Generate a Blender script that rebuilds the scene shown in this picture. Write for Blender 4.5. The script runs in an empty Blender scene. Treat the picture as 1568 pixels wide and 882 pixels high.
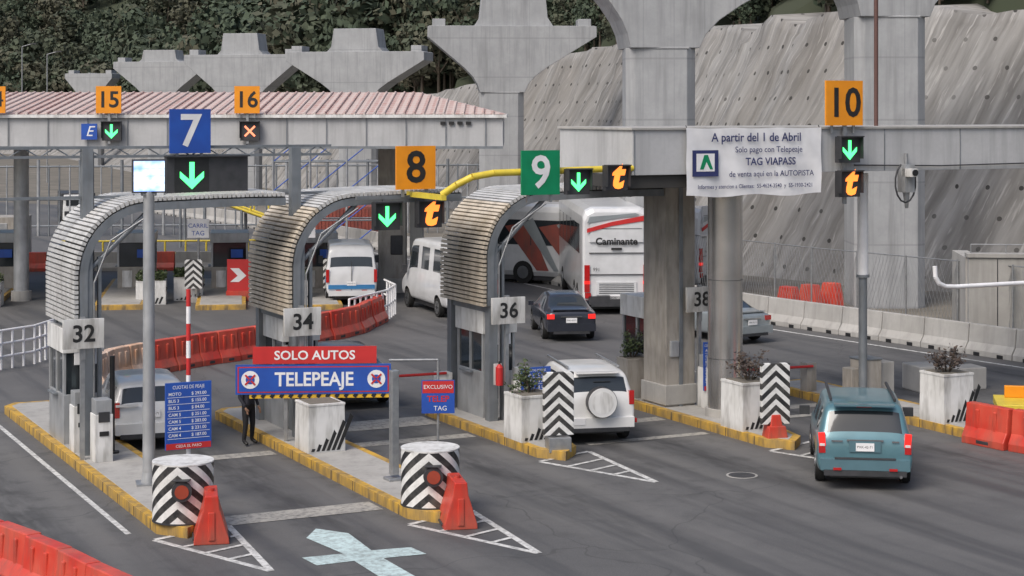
import bpy, bmesh, math, random
from mathutils import Vector, Matrix, noise
random.seed(7)
scene=bpy.context.scene
scene.view_settings.view_transform='Standard'
scene.view_settings.look='None'
scene.view_settings.exposure=0
TH=math.atan2(.443,.8965)
def W(u,v,z=0): return Vector((.8965*u-.443*v,.443*u+.8965*v,z))

# ---------------------------------------------------------------- materials
MATS={}
class NT:
    def __init__(s,m): s.t=m.node_tree; s.n=s.t.nodes; s.l=s.t.links
    def add(s,ty,**k):
        n=s.n.new(ty)
        for a,b in k.items(): setattr(n,a,b)
        return n
    def lk(s,a,b): s.l.new(a,b)
    def math(s,op,a,b=None,c=None):
        n=s.n.new('ShaderNodeMath'); n.operation=op
        for i,x in enumerate((a,b,c)):
            if x is None: continue
            if isinstance(x,(int,float)): n.inputs[i].default_value=x
            else: s.l.new(x,n.inputs[i])
        return n.outputs[0]
    def mix(s,f,a,b):
        n=s.n.new('ShaderNodeMix'); n.data_type='RGBA'
        for sock,x in ((n.inputs[0],f),(n.inputs[6],a),(n.inputs[7],b)):
            if isinstance(x,(int,float)): sock.default_value=x
            elif isinstance(x,tuple): sock.default_value=(*x,1) if len(x)==3 else x
            else: s.l.new(x,sock)
        return n.outputs[2]
    def noise(s,vec,scale,detail=4,rough=.55):
        n=s.n.new('ShaderNodeTexNoise'); n.inputs['Scale'].default_value=scale
        n.inputs['Detail'].default_value=min(detail,3); n.inputs['Roughness'].default_value=rough
        if vec is not None: s.l.new(vec,n.inputs['Vector'])
        return n.outputs['Fac']
    def ramp(s,f,a,b):
        n=s.n.new('ShaderNodeMapRange'); n.inputs[1].default_value=a; n.inputs[2].default_value=b
        s.l.new(f,n.inputs[0]); return n.outputs[0]
    def mapping(s,vec,sc=(1,1,1),rot=(0,0,0)):
        n=s.n.new('ShaderNodeMapping'); n.inputs['Scale'].default_value=sc; n.inputs['Rotation'].default_value=rot
        s.l.new(vec,n.inputs['Vector']); return n.outputs[0]
def newmat(name):
    m=bpy.data.materials.new(name); m.use_nodes=True
    t=NT(m); b=m.node_tree.nodes['Principled BSDF']
    return m,t,b
def M(name,c,c2=None,scale=3,rough=.6,metal=0,bump=0,bscale=None,stretch=(1,1,1),coat=0,lo=.35,hi=.65,emit=None,es=0,dirt=0):
    if name in MATS: return MATS[name]
    m,t,b=newmat(name)
    b.inputs['Roughness'].default_value=rough; b.inputs['Metallic'].default_value=metal
    if coat: b.inputs['Coat Weight'].default_value=coat; b.inputs['Coat Roughness'].default_value=.08
    if c2 is None: c2=tuple(x*.86 for x in c)
    tc=t.add('ShaderNodeTexCoord'); vec=t.mapping(tc.outputs['Object'],stretch)
    f=t.ramp(t.noise(vec,scale,2),lo,hi)
    col=t.mix(f,c,c2)
    if dirt:
        d=t.ramp(t.noise(t.mapping(tc.outputs['Object'],(2.2,2.2,.5)),1.7,3,.7),.46,.72)
        sp=t.add('ShaderNodeSeparateXYZ'); t.lk(tc.outputs['Object'],sp.inputs[0])
        low=t.math('MULTIPLY',t.ramp(sp.outputs[2],.35,.0),.5)
        col=t.mix(t.math('MINIMUM',t.math('MULTIPLY',t.math('ADD',d,low),dirt),.85),col,(.10,.085,.065))
    t.lk(col,b.inputs['Base Color'])
    if emit:
        b.inputs['Emission Color'].default_value=(*emit,1); b.inputs['Emission Strength'].default_value=es
    MATS[name]=m; return m

def m_asphalt():
    m,t,b=newmat('asphalt'); tc=t.add('ShaderNodeTexCoord'); o=tc.outputs['Object']
    big=t.ramp(t.noise(t.mapping(o,(.5,.12,1)),1.0,3),.35,.68)
    med=t.ramp(t.noise(o,.8,3,.65),.3,.7)
    fine=t.noise(o,45,1,.7)
    c=t.mix(big,(.086,.086,.088),(.128,.126,.125))
    c=t.mix(t.math('MULTIPLY',med,.55),c,(.070,.070,.072))
    c=t.mix(t.math('MULTIPLY',t.ramp(fine,.35,.75),.4),c,(.18,.177,.172))
    st=t.ramp(t.noise(t.mapping(o,(1.1,.05,1)),1.3,3),.48,.64)
    c=t.mix(t.math('MULTIPLY',st,.55),c,(.050,.050,.051))
    sp=t.add('ShaderNodeSeparateXYZ'); t.lk(o,sp.inputs[0])
    # oil band down the middle of every toll lane, polished wheel paths either side
    vv=t.math('ABSOLUTE',t.math('SUBTRACT',sp.outputs[1],37.0)); near=t.ramp(vv,13.0,4.0)
    fr=t.math('FRACT',t.math('ADD',t.math('DIVIDE',t.math('SUBTRACT',sp.outputs[0],11.6),4.88),.5))
    dc=t.math('MULTIPLY',t.math('ABSOLUTE',t.math('SUBTRACT',fr,.5)),4.88)
    band=t.ramp(dc,.65,.15)
    nb=t.ramp(t.noise(t.mapping(o,(1.6,.35,1)),1.4,3,.65),.38,.62)
    c=t.mix(t.math('MULTIPLY',t.math('MULTIPLY',near,t.math('MULTIPLY',band,nb)),.75),c,(.032,.032,.033))
    blot=t.ramp(t.noise(o,1.8,3,.6),.52,.66)
    c=t.mix(t.math('MULTIPLY',t.math('MULTIPLY',near,blot),.45),c,(.045,.045,.045))
    # dusty pale wheel paths
    wp=t.ramp(t.math('ABSOLUTE',t.math('SUBTRACT',dc,.95)),.4,.1)
    c=t.mix(t.math('MULTIPLY',t.math('MULTIPLY',near,wp),.28),c,(.19,.185,.175))
    v=t.add('ShaderNodeTexVoronoi',feature='DISTANCE_TO_EDGE'); v.inputs['Scale'].default_value=.13
    wv=t.add('ShaderNodeVectorMath',operation='ADD'); t.lk(o,wv.inputs[0])
    nz=t.add('ShaderNodeTexNoise'); nz.inputs['Scale'].default_value=.9; t.lk(o,nz.inputs['Vector'])
    t.lk(nz.outputs['Color'],wv.inputs[1]); t.lk(wv.outputs[0],v.inputs['Vector'])
    cr=t.math('LESS_THAN',v.outputs['Distance'],.0022)
    c=t.mix(t.math('MULTIPLY',cr,.4),c,(.04,.04,.04))
    t.lk(c,b.inputs['Base Color'])
    r=t.math('SUBTRACT',.82,t.math('MULTIPLY',st,.22)); t.lk(r,b.inputs['Roughness'])
    return m
ASPH=m_asphalt()
def m_paintroad(name,col,wear=.5):
    m,t,b=newmat(name); tc=t.add('ShaderNodeTexCoord'); o=tc.outputs['Object']
    f=t.ramp(t.noise(o,7,3,.75),.42,.72); 
    f2=t.ramp(t.noise(o,1.1,3),.3,.75)
    c=t.mix(t.math('MULTIPLY',t.math('ADD',f,t.math('MULTIPLY',f2,.4)),wear),col,(.12,.12,.118))
    t.lk(c,b.inputs['Base Color']); b.inputs['Roughness'].default_value=.7
    return m
RW=m_paintroad('road_paint_white',(.70,.70,.68),.75)
RC=m_paintroad('road_paint_pale',(.56,.70,.70),.6)
RB=m_paintroad('concrete_band',(.43,.41,.37),.8)
def m_concrete(name,a,bb,lift=2.4,streak=.5):
    m,t,b=newmat(name); tc=t.add('ShaderNodeTexCoord'); o=tc.outputs['Object']
    f=t.ramp(t.noise(o,.7,3,.6),.3,.7); c=t.mix(f,a,bb)
    s=t.ramp(t.noise(t.mapping(o,(1.6,1.6,.13)),1.5,3,.7),.48,.74)
    c=t.mix(t.math('MULTIPLY',s,streak),c,tuple(x*.40 for x in a))
    f3=t.ramp(t.noise(o,9,2,.7),.3,.7); c=t.mix(t.math('MULTIPLY',f3,.22),c,tuple(x*.65 for x in a))
    if lift:
        sp=t.add('ShaderNodeSeparateXYZ'); t.lk(o,sp.inputs[0])
        fr=t.math('FRACT',t.math('DIVIDE',sp.outputs[2],lift))
        ln=t.math('LESS_THAN',fr,.03)
        fx=t.math('LESS_THAN',t.math('FRACT',t.math('DIVIDE',t.math('ADD',sp.outputs[0],30.0),1.22)),.025)
        ln=t.math('MAXIMUM',ln,fx)
        c=t.mix(t.math('MULTIPLY',ln,.35),c,tuple(x*.45 for x in a))
    t.lk(c,b.inputs['Base Color']); b.inputs['Roughness'].default_value=.85
    return m
PIER=m_concrete('pier_concrete',(.39,.40,.41),(.30,.31,.32))
CONC=m_concrete('light_concrete',(.44,.43,.41),(.34,.33,.31),0,.5)
BEAM=m_concrete('beam_paint',(.50,.505,.51),(.42,.425,.43),0,.5)
def m_chevron(name,r=None,k=.9,per=.27):
    m,t,b=newmat(name); tc=t.add('ShaderNodeTexCoord'); sp=t.add('ShaderNodeSeparateXYZ'); t.lk(tc.outputs['Object'],sp.inputs[0])
    if r:
        a=t.math('ARCTAN2',sp.outputs[0],t.math('MULTIPLY',sp.outputs[1],-1.0)); x=t.math('MULTIPLY',a,r)
        x=t.math('PINGPONG',x,r*math.pi/2)
    else: x=t.math('ABSOLUTE',sp.outputs[0])
    v=t.math('FRACT',t.math('DIVIDE',t.math('ADD',sp.outputs[2],t.math('MULTIPLY',x,k)),per))
    f=t.math('GREATER_THAN',v,.5)
    n=t.ramp(t.noise(tc.outputs['Object'],5,3,.7),.42,.75)
    c=t.mix(f,(.76,.76,.74),(.022,.022,.024)); c=t.mix(t.math('MULTIPLY',n,.4),c,(.2,.19,.17))
    t.lk(c,b.inputs['Base Color']); b.inputs['Roughness'].default_value=.5
    return m
CHD=m_chevron('chevron_wrap',r=.55,k=.85,per=.30); CHB=m_chevron('chevron_reflective',k=.9,per=.26)

def m_shot():
    m,t,b=newmat('shotcrete'); uv=t.add('ShaderNodeUVMap'); uv.uv_map='UVMap'
    sp=t.add('ShaderNodeSeparateXYZ'); t.lk(uv.outputs[0],sp.inputs[0]); s,h=sp.outputs[0],sp.outputs[1]
    ss=t.math('ADD',s,t.math('MULTIPLY',h,.36))
    cb=t.add('ShaderNodeCombineXYZ'); t.lk(ss,cb.inputs[0]); t.lk(t.math('MULTIPLY',h,.12),cb.inputs[1])
    n1=t.noise(cb.outputs[0],1.1,3,.6); n2=t.noise(cb.outputs[0],3.2,3,.7)
    nb=t.noise(uv.outputs[0],.15,2)
    c=t.mix(t.ramp(n1,.38,.62),(.165,.16,.152),(.31,.305,.295))
    c=t.mix(t.math('MULTIPLY',t.ramp(n2,.57,.68),.6),c,(.50,.49,.475))
    c=t.mix(t.math('MULTIPLY',t.ramp(nb,.42,.68),.45),c,(.20,.185,.165))
    row=t.math('MODULO',t.math('FLOOR',t.math('DIVIDE',h,1.35)),2.0)
    fx=t.math('SUBTRACT',t.math('FRACT',t.math('DIVIDE',t.math('ADD',s,t.math('MULTIPLY',row,.75)),1.5)),.5); fy=t.math('SUBTRACT',t.math('FRACT',t.math('DIVIDE',h,1.35)),.5)
    d=t.math('ADD',t.math('POWER',t.math('MULTIPLY',fx,1.5),2.0),t.math('POWER',t.math('MULTIPLY',fy,1.35),2.0))
    dot=t.math('MULTIPLY',t.math('LESS_THAN',d,.011),t.ramp(nb,.2,.5))
    c=t.mix(dot,c,(.045,.043,.04))
    t.lk(c,b.inputs['Base Color']); b.inputs['Roughness'].default_value=.9
    bn=t.add('ShaderNodeBump'); bn.inputs['Strength'].default_value=.9; bn.inputs['Distance'].default_value=.35
    t.lk(n1,bn.inputs['Height']); t.lk(bn.outputs[0],b.inputs['Normal'])
    return m
SHOT=m_shot()
def m_tile():
    m,t,b=newmat('roof_tile'); tc=t.add('ShaderNodeTexCoord'); sp=t.add('ShaderNodeSeparateXYZ'); t.lk(tc.outputs['Object'],sp.inputs[0])
    fx=t.math('FRACT',t.math('DIVIDE',sp.outputs[0],.33)); fy=t.math('FRACT',t.math('DIVIDE',sp.outputs[1],.6))
    c=t.mix(t.math('GREATER_THAN',fx,.55),(.55,.42,.38),(.42,.24,.21))
    c=t.mix(t.math('MULTIPLY',t.math('LESS_THAN',fy,.2),.6),c,(.60,.56,.53))
    c=t.mix(t.math('MULTIPLY',t.ramp(t.noise(tc.outputs['Object'],1.2,3,.7),.3,.75),.8),c,(.53,.45,.42))
    t.lk(c,b.inputs['Base Color']); b.inputs['Roughness'].default_value=.85; return m
TILE=m_tile()
def m_leaf(name,a,bb):
    m,t,b=newmat(name); oi=t.add('ShaderNodeObjectInfo'); tc=t.add('ShaderNodeTexCoord')
    c=t.mix(t.ramp(t.noise(tc.outputs['Object'],.6,1),.35,.65),a,bb)
    c=t.mix(t.math('MULTIPLY',t.math('POWER',oi.outputs['Random'],2.5),.7),c,(.11,.095,.065))
    t.lk(c,b.inputs['Base Color']); b.inputs['Roughness'].default_value=.9; return m
LEAF=m_leaf('hill_foliage',(.038,.056,.036),(.062,.085,.052)); LEAFG=M('planter_leaf',(.07,.10,.03),(.03,.045,.02),8)  # hillside leaf colour carries a slight bluish lift, painted in for distance haze
LEAFD=M('dry_leaf',(.04,.03,.028),(.07,.045,.03),8)
BARK=M('bark',(.09,.07,.05))
HILL=M('hill_earth',(.050,.058,.035),(.035,.046,.026),.12,.95)
DIRT=M('ground_earth',(.20,.18,.15),(.13,.12,.10),.4,.95)
YEL=M('kerb_yellow',(.72,.42,.04),(.48,.30,.07),2.5,.7,dirt=.75)
YELP=M('yellow_paint',(.75,.58,.06),None,3,.45,dirt=.15)
STEEL=M('painted_steel',(.24,.26,.28),(.18,.20,.22),2,.45,.3,dirt=.3)
STEELL=M('steel_light',(.44,.455,.47),(.34,.355,.37),2,.4,.3,dirt=.3)
GALV=M('galvanised',(.38,.39,.40),(.30,.31,.32),6,.42,.6)
POLI=M('polished_column',(.54,.53,.52),(.44,.43,.42),1,.25,.8)
WHITE=M('white_paint',(.76,.76,.75),(.64,.64,.62),2,.55,dirt=.5)
SIGNW=M('sign_white',(.82,.82,.83),None,2,.45)
BLACK=M('black',(.012,.012,.014),(.02,.02,.02),4,.5)
DARK=M('dark_housing',(.03,.032,.035),(.045,.045,.05),4,.55)
BLUE=M('sign_blue',(.02,.09,.42),(.02,.075,.36),2,.4)
GREEN=M('sign_green',(.0,.24,.10),(.0,.20,.08),2,.4)
ORNG=M('sign_orange',(.85,.31,.012),(.76,.27,.012),2,.4)
RED=M('sign_red',(.55,.03,.03),(.48,.025,.025),2,.45)
PRED=M('plastic_red',(.55,.035,.02),(.60,.09,.055),1.5,.42,dirt=.45)
PORG=M('plastic_faded',(.62,.36,.22),(.66,.50,.40),1.5,.5,dirt=.4)
BRICKR=M('container_faded_red',(.30,.07,.05),(.22,.06,.05),1.5,.6,dirt=.4)
GLASS=M('dark_glass',(.02,.026,.03),(.03,.035,.04),1,.06,coat=.5)
TYRE=M('tyre',(.018,.018,.018),None,8,.85)
RIM=M('rim',(.40,.41,.42),None,5,.3,.9)
TAIL=M('tail_lamp',(.45,.01,.01),(.38,.01,.01),4,.15,coat=1)
TAILON=M('tail_lamp_lit',(.6,.02,.02),None,4,.2,emit=(1,.03,.02),es=.8)
LAMPC=M('lamp_clear',(.7,.7,.7),None,4,.1,coat=1)
CHROME=M('chrome',(.65,.65,.66),None,5,.12,1)
SLAT=M('slat_beige',(.64,.57,.47),(.50,.43,.33),1.2,.6,dirt=.45)
SLATS=M('slat_silver',(.60,.60,.59),(.50,.50,.49),1.2,.5,dirt=.4)
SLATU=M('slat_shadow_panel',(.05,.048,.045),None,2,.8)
GRN=M('led_green',(.0,.3,.1),None,2,.5,emit=(.08,1,.22),es=3)
AMB=M('led_amber',(.5,.2,.0),None,2,.5,emit=(1,.23,.04),es=2.0)
REDL=M('led_red',(.5,.05,.0),None,2,.5,emit=(1,.28,.15),es=2.0)
def m_screen():
    m,t,b=newmat('screen_lit'); tc=t.add('ShaderNodeTexCoord'); sp=t.add('ShaderNodeSeparateXYZ'); t.lk(tc.outputs['Object'],sp.inputs[0])
    f=t.ramp(t.noise(tc.outputs['Object'],3,2),.4,.6)
    rows=t.math('GREATER_THAN',t.math('FRACT',t.math('MULTIPLY',sp.outputs[2],7.0)),.75)
    c=t.mix(f,(.30,.50,1.0),(.85,.92,1.0)); c=t.mix(t.math('MULTIPLY',rows,.25),c,(.15,.35,1.0))
    t.lk(c,b.inputs['Emission Color']); b.inputs['Emission Strength'].default_value=1.5; b.inputs['Base Color'].default_value=(.05,.1,.3,1); return m
SCR=m_screen()
WALLB=M('booth_wall',(.40,.37,.33),(.31,.29,.26),1.5,.6,dirt=.45)

# ---------------------------------------------------------------- builder
class B:
    def __init__(s,name): s.name=name; s.v=[]; s.f=[]; s.mi=[]; s.sm=[]; s.mats=[]; s.T=Matrix.Identity(4)
    def m(s,mat):
        if mat not in s.mats: s.mats.append(mat)
        return s.mats.index(mat)
    def add(s,vs,fs,mat,smooth=False,T=None):
        o=len(s.v); TT=s.T @ T if T is not None else s.T
        for p in vs: s.v.append(TT@Vector(p))
        k=s.m(mat)
        for f in fs: s.f.append([o+i for i in f]); s.mi.append(k); s.sm.append(smooth)
    def box(s,c,d,mat,rz=0,rx=0,ry=0,taper=1.0,T=None):
        x,y,z=d[0]/2,d[1]/2,d[2]/2; q=taper
        vs=[(-x,-y,-z),(x,-y,-z),(x,y,-z),(-x,y,-z),(-x*q,-y*q,z),(x*q,-y*q,z),(x*q,y*q,z),(-x*q,y*q,z)]
        R=Matrix.Translation(c)@Matrix.Rotation(rz,4,'Z')@Matrix.Rotation(ry,4,'Y')@Matrix.Rotation(rx,4,'X')
        if T is not None: R=T@R
        s.add(vs,[(3,2,1,0),(4,5,6,7),(0,1,5,4),(1,2,6,5),(2,3,7,6),(3,0,4,7)],mat,T=R)
    def cyl(s,a,b,r,mat,r2=None,seg=14,caps=True):
        a=Vector(a); b=Vector(b); d=b-a; L=d.length
        if L<1e-6: return
        R=Matrix.Translation(a)@d.to_track_quat('Z','Y').to_matrix().to_4x4(); r2=r if r2 is None else r2
        vs=[(r*math.cos(2*math.pi*i/seg),r*math.sin(2*math.pi*i/seg),0) for i in range(seg)]+[(r2*math.cos(2*math.pi*i/seg),r2*math.sin(2*math.pi*i/seg),L) for i in range(seg)]
        s.add(vs,[(i,(i+1)%seg,seg+(i+1)%seg,seg+i) for i in range(seg)],mat,True,R)
        if caps: s.add(vs,[tuple(range(seg-1,-1,-1)),tuple(range(seg,2*seg))],mat,False,R)
    def tube(s,pts,r,mat,seg=8):
        for a,b in zip(pts[:-1],pts[1:]): s.cyl(a,b,r,mat,seg=seg)
    def prism(s,poly,d0,d1,mat,plane='xy',T=None):
        n=len(poly)
        def P(p,d): return (p[0],p[1],d) if plane=='xy' else ((p[0],d,p[1]) if plane=='xz' else (d,p[0],p[1]))
        vs=[P(p,d0) for p in poly]+[P(p,d1) for p in poly]
        s.add(vs,[tuple(range(n-1,-1,-1)),tuple(range(n,2*n))]+[(i,(i+1)%n,n+(i+1)%n,n+i) for i in range(n)],mat,T=T)
    def text(s,body,c,size,mat,bold=0.0,xs=1.0,shear=0,align='CENTER',T=None):
        cu=bpy.data.curves.new('t','FONT'); cu.body=body; cu.size=size; cu.align_x=align; cu.align_y='CENTER'; cu.offset=bold*size; cu.shear=shear; cu.resolution_u=3
        ob=bpy.data.objects.new('t',cu); scene.collection.objects.link(ob)
        dg=bpy.context.evaluated_depsgraph_get(); me=bpy.data.meshes.new_from_object(ob.evaluated_get(dg))
        R=Matrix.Translation(c)
        if T is not None: R=T@R
        s.add([(v.co.x*xs,0,v.co.y) for v in me.vertices],[tuple(p.vertices) for p in me.polygons],mat,T=R)
        bpy.data.objects.remove(ob); bpy.data.curves.remove(cu); bpy.data.meshes.remove(me)
    def done(s,loc=(0,0,0),rz=0,bevel=0,parent=None,fixn=True,sub=0):
        me=bpy.data.meshes.new(s.name); me.from_pydata([tuple(v) for v in s.v],[],s.f)
        for m in s.mats: me.materials.append(m)
        for i,p in enumerate(me.polygons): p.material_index=s.mi[i]; p.use_smooth=s.sm[i]
        me.update()
        if fixn:
            bm=bmesh.new(); bm.from_mesh(me); bmesh.ops.recalc_face_normals(bm,faces=bm.faces); bm.to_mesh(me); bm.free()
        ob=bpy.data.objects.new(s.name,me); scene.collection.objects.link(ob)
        ob.location=loc; ob.rotation_euler=(0,0,rz)
        if bevel:
            md=ob.modifiers.new('bevel','BEVEL'); md.width=bevel; md.segments=2; md.limit_method='ANGLE'; md.angle_limit=math.radians(40)
        if parent: ob.parent=parent
        return ob
    def plaza(s,u,v,z=0,rz=0,**k): return s.done(W(u,v,z),TH+rz,**k)

# ---------------------------------------------------------------- ground
g=B('ground'); g.add([(-900,-200,0),(900,-200,0),(900,1200,0),(-900,1200,0)],[(0,1,2,3)],DIRT); g.done()
BAR=[(24,40),(16.6,53),(15.4,54.8),(9.23,64.3),(4,74),(-2,88),(-12,108),(-30,140)]
r=B('toll_plaza_road')
Ti=Matrix.Rotation(-TH,4,'Z')
road=[(-70,2),(40,2),(27,38)]+BAR[1:]+[(-70,170)]
pts=[Ti@Vector((p[0],p[1],.004)) for p in road]
r.add(pts,[tuple(range(len(pts)))],ASPH); r.done((0,0,0),TH)

mk=B('road_markings')
def strip(p,q,w,mat,z=.008):
    p=Vector(p);q=Vector(q);d=(q-p).normalized();n=Vector((-d.y,d.x))*w/2
    mk.add([(p.x+n.x,p.y+n.y,z),(p.x-n.x,p.y-n.y,z),(q.x-n.x,q.y-n.y,z),(q.x+n.x,q.y+n.y,z)],[(0,1,2,3)],mat)
ISL=[(8.6,31.2,46.5),(13.1,30.3,43.4),(17.95,34.5,41.6),(23.1,33.3,41.6),(27.9,32.2,41.0)]
for uL,vn,vf in ISL:
    a=Vector((uL-.15,vn+.15)); b=Vector((uL+1.35,vn+.7)); t=Vector((uL+1.0,vn-2.8))
    strip(a,t,.13,RW,.008); strip(b,t,.13,RW,.012); strip(a,b,.12,RW,.016)
    for k in (.25,.45,.65): strip(a.lerp(t,k),b.lerp(t,k),.10,RW,.016)
strip((8.15,46),(8.15,32),.11,RW)
for i,(uL,vn,vf) in enumerate(ISL[:4]):
    a=uL+1.5; b=ISL[i+1][0]
    strip((a+.15,38.2),(b-.12,38.2),.5,RB,.010)
    strip((a+.15,vn+3.5),(a+.15,vf),.10,RW,.012)
strip((9.95,32.2),(13.0,32.2),.75,RB,.012)
strip((15.2,40.5),(17.8,40.5),1.2,RB,.012); strip((15.0,44),(17.6,44),.5,RB,.012)
mk.add([(x,y,.012) for x,y in [(11.05,26.2),(11.6,26.2),(11.58,28.35),(12.35,28.3),(12.3,28.85),(11.6,28.95),(11.7,30.3),(11.3,30.9),(10.9,30.3),(11.08,28.95),(10.35,29.0),(10.4,28.4),(11.07,28.4)]],[tuple(range(13))],RC)
strip((19.7,36),(22.9,36),.3,RB,.010); strip((24.8,37),(27.7,37),.3,RB,.010)
mk.done((0,0,0),TH,fixn=False)
m2=B('road_edge_line')
for (x0,y0),(x1,y1) in zip(BAR[1:-2],BAR[2:-1]):
    d=Vector((x1-x0,y1-y0)).normalized(); n=Vector((-d.y,d.x)); o=n*1.1
    m2.add([(x0+o.x,y0+o.y,.01),(x1+o.x,y1+o.y,.01),(x1+o.x*1.13,y1+o.y*1.13,.01),(x0+o.x*1.13,y0+o.y*1.13,.01)],[(0,1,2,3)],RW)
m2.done(fixn=False)
# cast-iron drain grates and manholes
b=B('manhole_cover')
b.cyl((0,0,0),(0,0,.006),.33,CONC,seg=28); b.cyl((0,0,.0),(0,0,.010),.28,DARK,seg=28); b.plaza(20.9,31.5,.006)
b=B('manhole_cover')
b.cyl((0,0,0),(0,0,.006),.33,CONC,seg=28); b.cyl((0,0,.0),(0,0,.010),.28,DARK,seg=28); b.done((5.6,52.5,.006))

for uL,vn,vf in ISL:
    b=B('toll_island_kerb')
    out=[(0,vf-.4),(0,vn+.6),(.4,vn),(.95,vn+.55),(1.5,vn+3),(1.5,vf-.4),(1.2,vf),(.3,vf)]
    inn=[(.17,vf-.5),(.17,vn+.72),(.43,vn+.27),(.85,vn+.72),(1.33,vn+3.05),(1.33,vf-.5),(1.1,vf-.17),(.4,vf-.17)]
    b.prism([(x,y-vn) for x,y in out],-.05,.2,YEL); b.prism([(x,y-vn) for x,y in inn],.1,.205,CONC)
    k=1.0
    while k<vf-vn-1: b.box((-.001,k,.09),(.012,.02,.215),DARK); k+=1.2
    b.plaza(uL,vn,0,bevel=.02)

# ---------------------------------------------------------------- hillside
LINE=[(95,10),(60,48),(40,61),(15,77.5),(10,84),(6.5,97),(3,121),(-8,147),(-25,178),(-45,216),(-78,305),(-150,370),(-300,420)]
def HH(y): return 12.0-8.5*min(1,max(0,(y-125)/80))
def sdist(x,y):
    best=1e9; sg=-1; yy=0
    for (x0,y0),(x1,y1) in zip(LINE[:-1],LINE[1:]):
        dx,dy=x1-x0,y1-y0; t=max(0,min(1,((x-x0)*dx+(y-y0)*dy)/(dx*dx+dy*dy)))
        px,py=x0+t*dx,y0+t*dy; d=math.hypot(x-px,y-py)
        if d<best-1e-6: best=d; sg=1 if (x-px)*dy-(y-py)*dx>0 else -1; yy=py
    return sg*best,yy
def hz(x,y):
    d,yy=sdist(x,y)
    if d<6: return -2,d
    e=d-6; n=noise.noise(Vector((x*.03,y*.03,0)))*6*min(1,e/25)+noise.noise(Vector((x*.12,y*.12,3)))*.8
    return HH(yy)+.1+ .62*min(e,60)+.35*max(0,min(e-60,150))+n*min(1,e/4),d
hb=B('hill'); nx,ny=120,110; x0,x1,y0,y1=-300,160,10,470; vs=[];fs=[]
for j in range(ny+1):
    for i in range(nx+1):
        x=x0+(x1-x0)*i/nx; y=y0+(y1-y0)*j/ny; vs.append((x,y,hz(x,y)[0]))
for j in range(ny):
    for i in range(nx):
        a=j*(nx+1)+i
        if max(vs[k][2] for k in (a,a+1,a+nx+1,a+nx+2))>-1: fs.append((a,a+1,a+nx+2,a+nx+1))
hb.add(vs,fs,HILL,True); hb.done(fixn=False)
P=[];S=0
for (ax,ay),(bx,by) in zip(LINE[:-1],LINE[1:]):
    L=math.hypot(bx-ax,by-ay); n=max(1,int(L/.8)) if by<260 else max(1,int(L/4))
    for i in range(n): P.append((ax+(bx-ax)*i/n,ay+(by-ay)*i/n,S+L*i/n))
    S+=L
def sm_norm(i):
    a=P[max(0,i-9)];b=P[min(len(P)-1,i+9)]; d=Vector((b[0]-a[0],b[1]-a[1])).normalized(); return Vector((d.y,-d.x))
me=bpy.data.meshes.new('retaining_slope'); vs=[];uvs=[];NR=26
for i,(x,y,s) in enumerate(P):
    n=sm_norm(i); H=HH(y)
    for k in range(NR+1):
        t=k/(NR-1)
        if k<NR: d=4.6*t; z=H*t-.1*(1-t)
        else: d=10; z=H+.35; t=1.4
        w=noise.noise(Vector((s*.55+z*.2,z*.08,0)))*.55+noise.noise(Vector((s*1.5+z*.55,z*.2,5)))*.26
        d-=w*(1 if 0<k<NR else 0)
        zz=z+(noise.noise(Vector((s*.3,2,1)))*.7 if k>=NR-2 else 0)
        vs.append((x+n.x*d,y+n.y*d,zz)); uvs.append((s,H*t*1.07))
fs=[]
for i in range(len(P)-1):
    for k in range(NR):
        a=i*(NR+1)+k; fs.append((a,a+NR+1,a+NR+2,a+1))
me.from_pydata(vs,[],fs); ul=me.uv_layers.new(name='UVMap')
for p in me.polygons:
    p.use_smooth=True
    for li in p.loop_indices: ul.data[li].uv=uvs[me.loops[li].vertex_index]
me.materials.append(SHOT); ob=bpy.data.objects.new('retaining_slope',me); scene.collection.objects.link(ob)

def crown_mesh(seed):
    rd=random.Random(seed); b=B('tree_crown'); h=rd.uniform(4.5,6.5)
    b.cyl((0,0,-.5),(rd.uniform(-.2,.2),0,h*.6),.16,BARK,.07,6)
    cl=[]
    for i in range(13):
        a=rd.uniform(0,6.28); rr=rd.uniform(.2,2.1); z=h*rd.uniform(.22,1.0); c=Vector((rr*math.cos(a),rr*math.sin(a),z)); cl.append((c,rd.uniform(.7,1.35)))
        b.cyl((0,0,h*.3),c,.05,BARK,.02,5,False)
    vs=[];fs=[]
    for c,R in cl:
        for j in range(52):
            dr=Vector((rd.gauss(0,1),rd.gauss(0,1),rd.gauss(0,.8))).normalized(); p=c+dr*R*rd.uniform(.6,1.02)
            # leaves lie roughly tangent to the clump so its top is lit and its underside dark
            nrm=(dr+Vector((rd.gauss(0,.35),rd.gauss(0,.35),rd.gauss(0,.35)))).normalized()
            u=nrm.orthogonal().normalized(); u=(Matrix.Rotation(rd.uniform(0,6.28),3,nrm)@u); w=nrm.cross(u); q=rd.uniform(.16,.36)
            o=len(vs); vs+= [p+u*q,p+w*q*.7,p-u*q,p-w*q*.7]; fs.append((o,o+1,o+2,o+3))
    b.add(vs,fs,LEAF); ob=b.done(fixn=False); m=ob.data; bpy.data.objects.remove(ob); return m
CM=[crown_mesh(i) for i in range(6)]
trees=bpy.data.objects.new('hillside_trees',None); scene.collection.objects.link(trees)
cnt=0;tries=0;rd=random.Random(3)
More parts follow.
